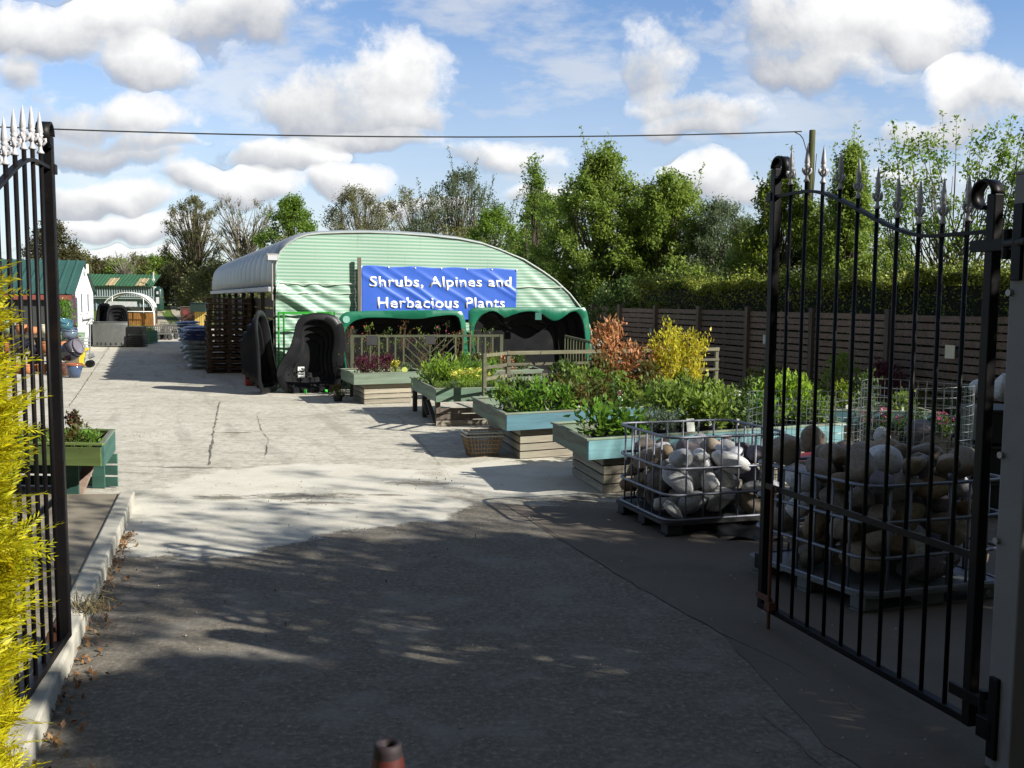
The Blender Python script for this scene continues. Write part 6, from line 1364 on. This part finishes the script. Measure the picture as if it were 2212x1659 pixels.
fill(k1, 105, .07, .155, .66, .10, lambda u, v, z, r: ('w' if (v < .45 and .12 < u < .72) or r.random() < .12 else ('b' if u < .3 and v > .3 else r.choice('ppbw'))), 5, 'cobble of the left cage', 'cobbles in the left cage')
fill(k2, 190, .085, .155, .90, .22, lambda u, v, z, r: r.choice('bbbbbbpw'), 8, 'boulder of the near cage', 'boulders in the nearer cage')
m = MB(); q = G(1600, 1150)+V3(.05, -.12); m.grid(lambda u, v: q+V3(-.28+.5*u, .12-.30*v, .012+.12*max(0, .6-v)*(1-abs(u-.5)*.6)+.02*math.sin(9*u+5*v)), 16, 12)
solo(m, 'plastic_sheet', BLK, 'torn black plastic sheet hanging from the front of the left cage pallet', 'sheet', loc=tuple(q), smooth=True, solid=.004)
m = MB(); q = D(1800, 975, 7.7); m.v += [tuple(D(*p)) for p in [(1700, 985, 8.0), (1860, 960, 8.0), (1840, 995, 7.3), (1740, 1010, 7.3)]]; m.f.append((0, 1, 2, 3)); solo(m, 'red_sheet', plain('sheet_red', (.40, .02, .015), .5), 'red panel showing between the boulders at the back of the near cage', 'panel', loc=tuple(q), solid=.006)
# wire mesh cylinders
def cyl(label, c, r, h, px_=.075, lean=0):
    root = thing('mesh_cylinder', label, 'wire cylinder', tuple(c), 0, 'rolled wire mesh cylinders'); m = MB(); n = 30; nz = int(h/px_)
    for k in range(nz+1):
        z = h*k/nz; m.tube([(r*math.cos(2*PI*i/n), r*math.sin(2*PI*i/n), z+.012*math.sin(4*PI*i/n+k)) for i in range(n)], .0024, 4, closed=True)
    for i in range(n+8): a = 2*PI*i/(n+8); m.tube([(r*math.cos(a), r*math.sin(a), 0), (r*math.cos(a+.01), r*math.sin(a+.01), h)], .0024, 4, cap=False)
    m.build('mesh', plain('wire_grey', (.42, .44, .43), .4, metal=.4), root); return root
q = D(1745, 640, 9.1); cyl('lower wire mesh cylinder between the left cage and the aqua table', V3(q.x, 9.1), .50, D(1745, 864, 8.6).z)
q = D(1990, 640, 8.7); cyl('taller wire mesh cylinder behind the boulder cage', V3(q.x, 8.7), .46, D(1990, 838, 8.3).z)
# odd stones and crates at the right edge
for i, (px, py, Y, r, k, lb) in enumerate([(2118, 836, 9.0, .10, 'w', 'white flat stone on the dark crate by the hinge post'), (2165, 838, 8.8, .13, 'w', 'white upright stone beside the hinge post'), (1905, 944, 8.5, .10, 'w', 'white stone showing behind the boulders'), (1985, 935, 8.9, .16, 'p', 'speckled grey rock behind the boulders'), (1755, 950, 8.4, .13, 'b', 'brown pointed stone above the boulders'), (2010, 960, 8.3, .09, 'b', 'small orange brown stone behind the boulders')]):
    o = bpy.data.objects.new('stone', SMM[k][i % 8]); COL.objects.link(o); o.location = D(px, py, Y); o.scale = (r, r, r); o.rotation_euler = (i, i*2, i*.7); setp(o, lb, 'stone')
q = D(2140, 880, 9.0)
for j, (zc, lb) in enumerate([(.16, 'lowest'), (.49, 'middle'), (.82, 'upper')]):
    m = MB(); m.box((q.x+.12+.02*j, 9.05, zc), (.62, .5, .30)); m.box((q.x+.12+.02*j, 9.05, zc+.14), (.66, .54, .03)); solo(m, 'dark_crate', plain('crate_black', (.02, .02, .022), .5), lb+' dark crate in the pile by the hinge post', 'crate', 'dark crates by the hinge post', loc=(q.x, 9.05, zc-.15), bevel=.01)
m = MB(); q = D(1960, 990, 8.55); m.box((D(1940, 640, 9.6).x, 9.6, .2), (1.3, .5, .40)); solo(m, 'black_trough', BLK, 'black box holding rocks behind the boulder cage', 'trough', loc=(q.x, 9.6, 0), bevel=.02)
m = MB(); m.box((q.x, 8.9, .24), (.7, .42, .46)); solo(m, 'stone_crate', plain('crate_brown', (.05, .035, .025), .8), 'low dark brown crate under the grey rock', 'crate', loc=(q.x, 8.9, 0), bevel=.01)
plant('porch_shrub', 'green shrub in the shaded porch left of the white cottage corner', D(138, 700, 31).xy.to_3d(), 1.75, .35, 500, .11, gr['lush'], pr=.2, pht=.4, shape='up', low=.35, group=None, cat='shrub')
# ------------------------------------------------------------ iron gates
IRON = plain('gate_black', (.006, .0055, .006), .45, var=.3, scale=8, bstr=.1, dirt=(.014, .009, .006), dscale=5, spec=.15)
SILV = plain('finial_silver', (.46, .45, .46), .5, metal=.1, var=.25, scale=20, bstr=.1); RUST = plain('rust', (.10, .035, .015), .8, var=.4, scale=14)
F0 = G(1646, 1343); N0 = G(2091, 1606); gd = (N0-F0); GLn = gd.length; gd.normalize(); gnn = V3(-gd.y, gd.x)
def gp_(px, py): q = HP(px, py, F0, gnn); return ((q-F0).dot(gd), q.z)
zB = .085; zFar = gp_(1680, 424)[1]; zNear = gp_(2150, 499)[1]; zSF = gp_(1685, 335)[1]; zSN = gp_(2140, 382)[1]; zMid = .83
def railz(u):      # S curve from the high free side down to the hinge side
    k = (u/GLn-.16)/(.80-.16); k = max(0, min(1, k)); k = k*k*(3-2*k); return zFar+(zNear-zFar)*k
def gate(label, loc, rz):
    r = thing('iron_gate', label, 'gate', loc, rz, 'pair of tall black iron entrance gates')
    m = MB(); n = 40
    for i in range(n): a, b = GLn*i/n, GLn*(i+1)/n; m.bar((a, 0, railz(a)), (b, 0, railz(b)), .030, .016)
    m.build('top_rail', IRON, r)
    m = MB(); m.box((GLn/2, 0, zB+.02), (GLn, .045, .035)); m.build('bottom_rail', IRON, r, bevel=.003); m = MB(); m.box((GLn/2, -.017, zMid), (GLn, .009, .034)); m.build('middle_rail', IRON, r)
    for i in range(1, 11):
        x = GLn*i/11; zt_ = railz(x); m = MB(); m.tube([(x, 0, zB), (x, 0, zt_+.055)], .0105, 10); b = m.build('bar', IRON, r, smooth=True)
        m = MB(); s = 1.0; z = zt_+.05
        m.lathe([(.015, z), (.018, z+.006), (.010, z+.018), (.008, z+.034), (.011, z+.044), (.008, z+.060), (.012, z+.082), (.016, z+.090), (.011, z+.096), (.0155, z+.104), (.013, z+.125), (.008, z+.165), (.001, z+.205)], 10, (x, 0, 0))
        for sg in (-1, 1):
            for ax_ in (0, 1):
                P = [(x+sg*dx*(1-ax_), sg*dx*ax_, z+dz) for dx, dz in ((.007, .038), (.016, .047), (.025, .060), (.024, .073), (.017, .072), (.015, .063))]; m.tube(P, [.005, .006, .007, .007, .006, .004], 6)
        f = m.build('finial', SILV, r, smooth=True)
    for (x, zs, dr, w) in ((0, zSF, 1, .048), (GLn, zSN, -1, .048)):
        m = MB(); R2 = .062; zc = zs-R2-.012; m.box((x, 0, (zB+zc)/2), (w, w, zc-zB)); m.build('stile', IRON, r, bevel=.005)
        m = MB(); P = [(x-dr*.012, zc)]+[(x-dr*.012+dr*(R2-R2*math.cos(a)*(1-.10*a/PI)), zc+R2*math.sin(a)*(1-.06*a/PI)) for a in [PI*i/14 for i in range(1, 24)]]
        for (xa, za), (xb, zb) in zip(P, P[1:]): m.bar((xa, 0, za), (xb, 0, zb), .062, .012, up=(0, 0, 1) if abs(xb-xa) > abs(zb-za) else (1, 0, 0))
        # flat strap swept round the curl
        m2 = MB(); 
        for (xa, za) in P:
            m2.v += [(xa, -.031, za), (xa, .031, za)]
        for i in range(len(P)-1): m2.f.append((2*i, 2*i+1, 2*i+3, 2*i+2))
        m2.build('scroll', IRON, r, smooth=True, solid=.011)
    m = MB(); m.box((-.03, .0, zFar), (.05, .06, .05)); m.box((-.05, 0, .36), (.05, .04, .09)); m.build('latch', IRON, r, bevel=.004)
    m = MB(); m.tube([(.135, -.04, .0), (.135, -.04, .85)], .011, 8); m.box((.135, -.03, .14), (.05, .05, .05)); m.box((.06, -.03, .17), (.15, .02, .03)); m.build('drop_bolt', RUST, r, smooth=False)
    for z in (zNear-.06, .22): m = MB(); m.bar((GLn-.1, -.02, z), (GLn+.16, -.02, z), .022, .05); m.tube([(GLn+.10, -.02, z-.06), (GLn+.10, -.02, z+.06)], .022, 8); m.build('hinge_strap', IRON, r, bevel=.003)
    return r
RG_ = gate('right iron gate leaf standing open in front of the stone cages', (F0.x, F0.y, 0), math.atan2(gd.y, gd.x))
def proj(p):
    d_ = p-CAM; return CX+FP*d_.dot(Rv)/d_.dot(Fv), CY-FP*d_.dot(Uv)/d_.dot(Fv)
sb_ = D(146, 1470, 5.0); LS = V3(sb_.x, 5.0); TILT = R_(.5)
def lpt(ang, x, z): q = Matrix.Rotation(ang, 3, 'Z') @ (Matrix.Rotation(TILT, 3, 'X') @ V3(x, 0, z)); return V3(LS.x, LS.y, .06)+q
lang = min([R_(-60-k*.1) for k in range(450)], key=lambda a: abs(proj(lpt(a, GLn*5/11, railz(GLn*5/11)+.12))[0]-9.5))
LG = copy_tree(RG_); LG.location = (LS.x, LS.y, .06); LG.rotation_euler = (TILT, 0, lang); LG.scale = (1, 1, .982); LG['label'] = 'left iron gate leaf swung open toward the viewer behind the golden conifer'
# hinge post
PQ = N0+gd*.24; q = PQ; mt, t = newmat('post_grey_steel'); p = t.obj(); n1 = t.noise(p, 2.2, 6, .65); n2 = t.noise(p, 60, 3, .7)
col = t.mix(n1, (.15, .145, .14), (.26, .25, .24)); col = t.mix(t.m('MULTIPLY', t.sstep(t.noise(t.scl(p, 5, 5, 1.2), 1.0, 6, .7), .56, .70), .75), col, (.11, .09, .09)); t.bsdf(col, .8, 0, n2, .3, .004, .3); HPM = mt
gpst = thing('gate_post', 'square grey concrete gate post with rusty hinge brackets at the right edge', 'gate post', (q.x, q.y, 0), math.atan2(gd.y, gd.x))
ztp = HP(2190, 386, N0, gnn).z
m = MB(); m.box((.015, 0, ztp/2), (.13, .17, ztp)); m.box((.015, 0, ztp+.006), (.135, .175, .015)); m.build('shaft', HPM, gpst, bevel=.012)
m = MB(); m.box((-.01, -.09, .22), (.05, .02, .34)); m.box((-.05, -.07, .16), (.09, .06, .09)); m.build('lower_bracket', IRON, gpst, bevel=.004)
m = MB(); m.box((-.01, -.09, zNear-.06), (.05, .02, .30)); m.tube([(-.12, -.05, zNear-.06), (.06, -.11, zNear-.06)], .018, 8); m.build('upper_bracket', IRON, gpst, bevel=.004)
for z in (.95, 1.3, 1.95): m = MB(); m.tube([(-.04, -.084, z), (-.04, -.100, z)], .014, 8); m.build('bolt', plain('bolt_grey', (.3, .28, .27), .5, metal=.5), gpst)

# ------------------------------------------------------------ golden conifer in the left foreground
WP = [.05, .06, .07, .085, .105, .08, .065, .05, .02]
def conifer(name, label, c, W, H_, n, seed):
    rn = np.random.default_rng(seed); root = thing(name, label, 'conifer', tuple(c)); rr = random.Random(seed)
    m = MB(); m.tube([(0, 0, -.05), (.02, .01, H_*.5), (0, 0, H_*.95)], [.05, .035, .008], 8); m.build('trunk', BARK, root, smooth=True)
    V = []; F = []; tw = MB()
    # bushy branch tips: each a fan of flat sprays pointing out and up
    for b_ in range(n//22):
        z = .45+(H_-.42)*rr.random(); an = rr.random()*2*PI; prof_ = float(np.interp(z, [0, .5, .76, 1.02, 1.26, 1.58, 1.75, 1.95, 2.05], WP)); k_ = rr.uniform(.55, 1.12)
        c0 = V3(math.cos(an)*prof_*k_, math.sin(an)*prof_*k_, z); out = V3(math.cos(an), math.sin(an), rr.uniform(.2, 1.1)).normalized()
        tw.tube([V3(0, 0, max(0, z-.3)), c0*.6+V3(0, 0, z*.4-.06), c0], [.008, .005, .003], 3, cap=False)
        for i in range(22):
            ax = (out+V3(rr.gauss(0, .42), rr.gauss(0, .42), rr.gauss(0, .38))).normalized(); L = rr.uniform(.055, .13)
            o_ = c0+V3(rr.gauss(0, .022), rr.gauss(0, .022), rr.gauss(0, .03)); sd_ = ax.cross(V3(rr.gauss(0, .6), rr.gauss(0, .6), 1)).normalized(); up_ = sd_.cross(ax)
            for j in range(10):
                u = j/9.0; p = o_+ax*L*u+up_*(.012*math.sin(u*2.5)); ll = L*.40*(1-u*.62)
                for sg in (-1, 1):
                    dd = (ax*.95+sd_*sg*.72+up_*rr.uniform(-.22, .22)).normalized(); e = p+dd*ll; wv = (ax-dd*ax.dot(dd)).normalized()*ll*.10+up_*ll*.03
                    b = len(V); V += [p-wv*.4, p+dd*ll*.55-wv, e, p+dd*ll*.55+wv]; F.append((b, b+1, b+2, b+3))
    me = bpy.data.meshes.new('foliage'); me.from_pydata([tuple(v) for v in V], [], F); me.update(); link(me, 'foliage', GR['cyp'], root); tw.build('branches', STEMB, root)
    return root
conifer('golden_conifer', 'bright golden yellow conifer in the left foreground', D(-140, 640, 2.35).xy.to_3d(), .185, D(0, 522, 2.35).z-.10, 4200, 4)
# traffic cone at the bottom edge
q = G(838, 1603, .756); m = MB(); cn = thing('traffic_cone', 'dark orange red traffic cone top rising at the bottom edge', 'traffic cone', (q.x, q.y, 0))
m.lathe([(.17, .03), (.150, .10), (.1285, .25)], 28, cap=False); m.lathe([(.0935, .44), (.036, .735), (.034, .745), (.024, .747), (.020, .70)], 28, cap=False); m.build('body', plain('cone_orange', (.07, .010, .006), .6, var=.25, dirt=(.03, .008, .006), dscale=14), cn, smooth=True)
m = MB(); m.lathe([(.1285, .25), (.0935, .44)], 28, cap=False); m.build('band', plain('cone_white', (.45, .45, .46), .5), cn, smooth=True)
m = MB(); m.lathe([(.046, .655), (.0372, .735), (.036, .752), (.028, .756), (.018, .75), (.018, .70)], 28, cap=False); m.build('cap', plain('cone_black', (.02, .012, .014), .7), cn, smooth=True)
m = MB(); m.box((0, 0, .016), (.42, .42, .032)); m.build('base', MATS['cone_black'], cn, bevel=.012)

# ------------------------------------------------------------ entrance trees shading the drive, with unseen ones added to dim the sky
SH = 'trees beside the entrance'
for k, (x, y, w, h, b, nb, cl, shp_, lb) in enumerate(SHADE):
    tree('roadside_tree', lb, 'tree', 0, 0, 0, y, shp_, b, nb, cl, .42 if cl > 50 else .34, .22 if cl > 50 else .11, GR['mid'], BARK, SH, X=x, W=w, ztop=h, tr=.16, seed=70+k, limb=.03, el=.6)

# ------------------------------------------------------------ look-alikes are told apart by their place
bpy.context.view_layer.update()
rep = {}
for o in list(COL.objects):
    if o.parent is None and 'label' in o.keys(): rep.setdefault(o['label'], []).append(o)
def nth(i): return '%d%s' % (i, 'th' if 10 <= i % 100 <= 20 else {1: 'st', 2: 'nd', 3: 'rd'}.get(i % 10, 'th'))
for lb, L in rep.items():
    if len(L) < 2: continue
    stack = any(w in lb for w in ('sack', 'pallet in', 'bag in', 'tray in'))
    L.sort(key=lambda o: o.matrix_world.translation.z if stack else proj(o.matrix_world.translation)[0])
    for i, o in enumerate(L): o['label'] = lb+(', %s from the bottom' if stack else ', %s from the left') % nth(i+1+(1 if 'pallet in' in lb else 0))
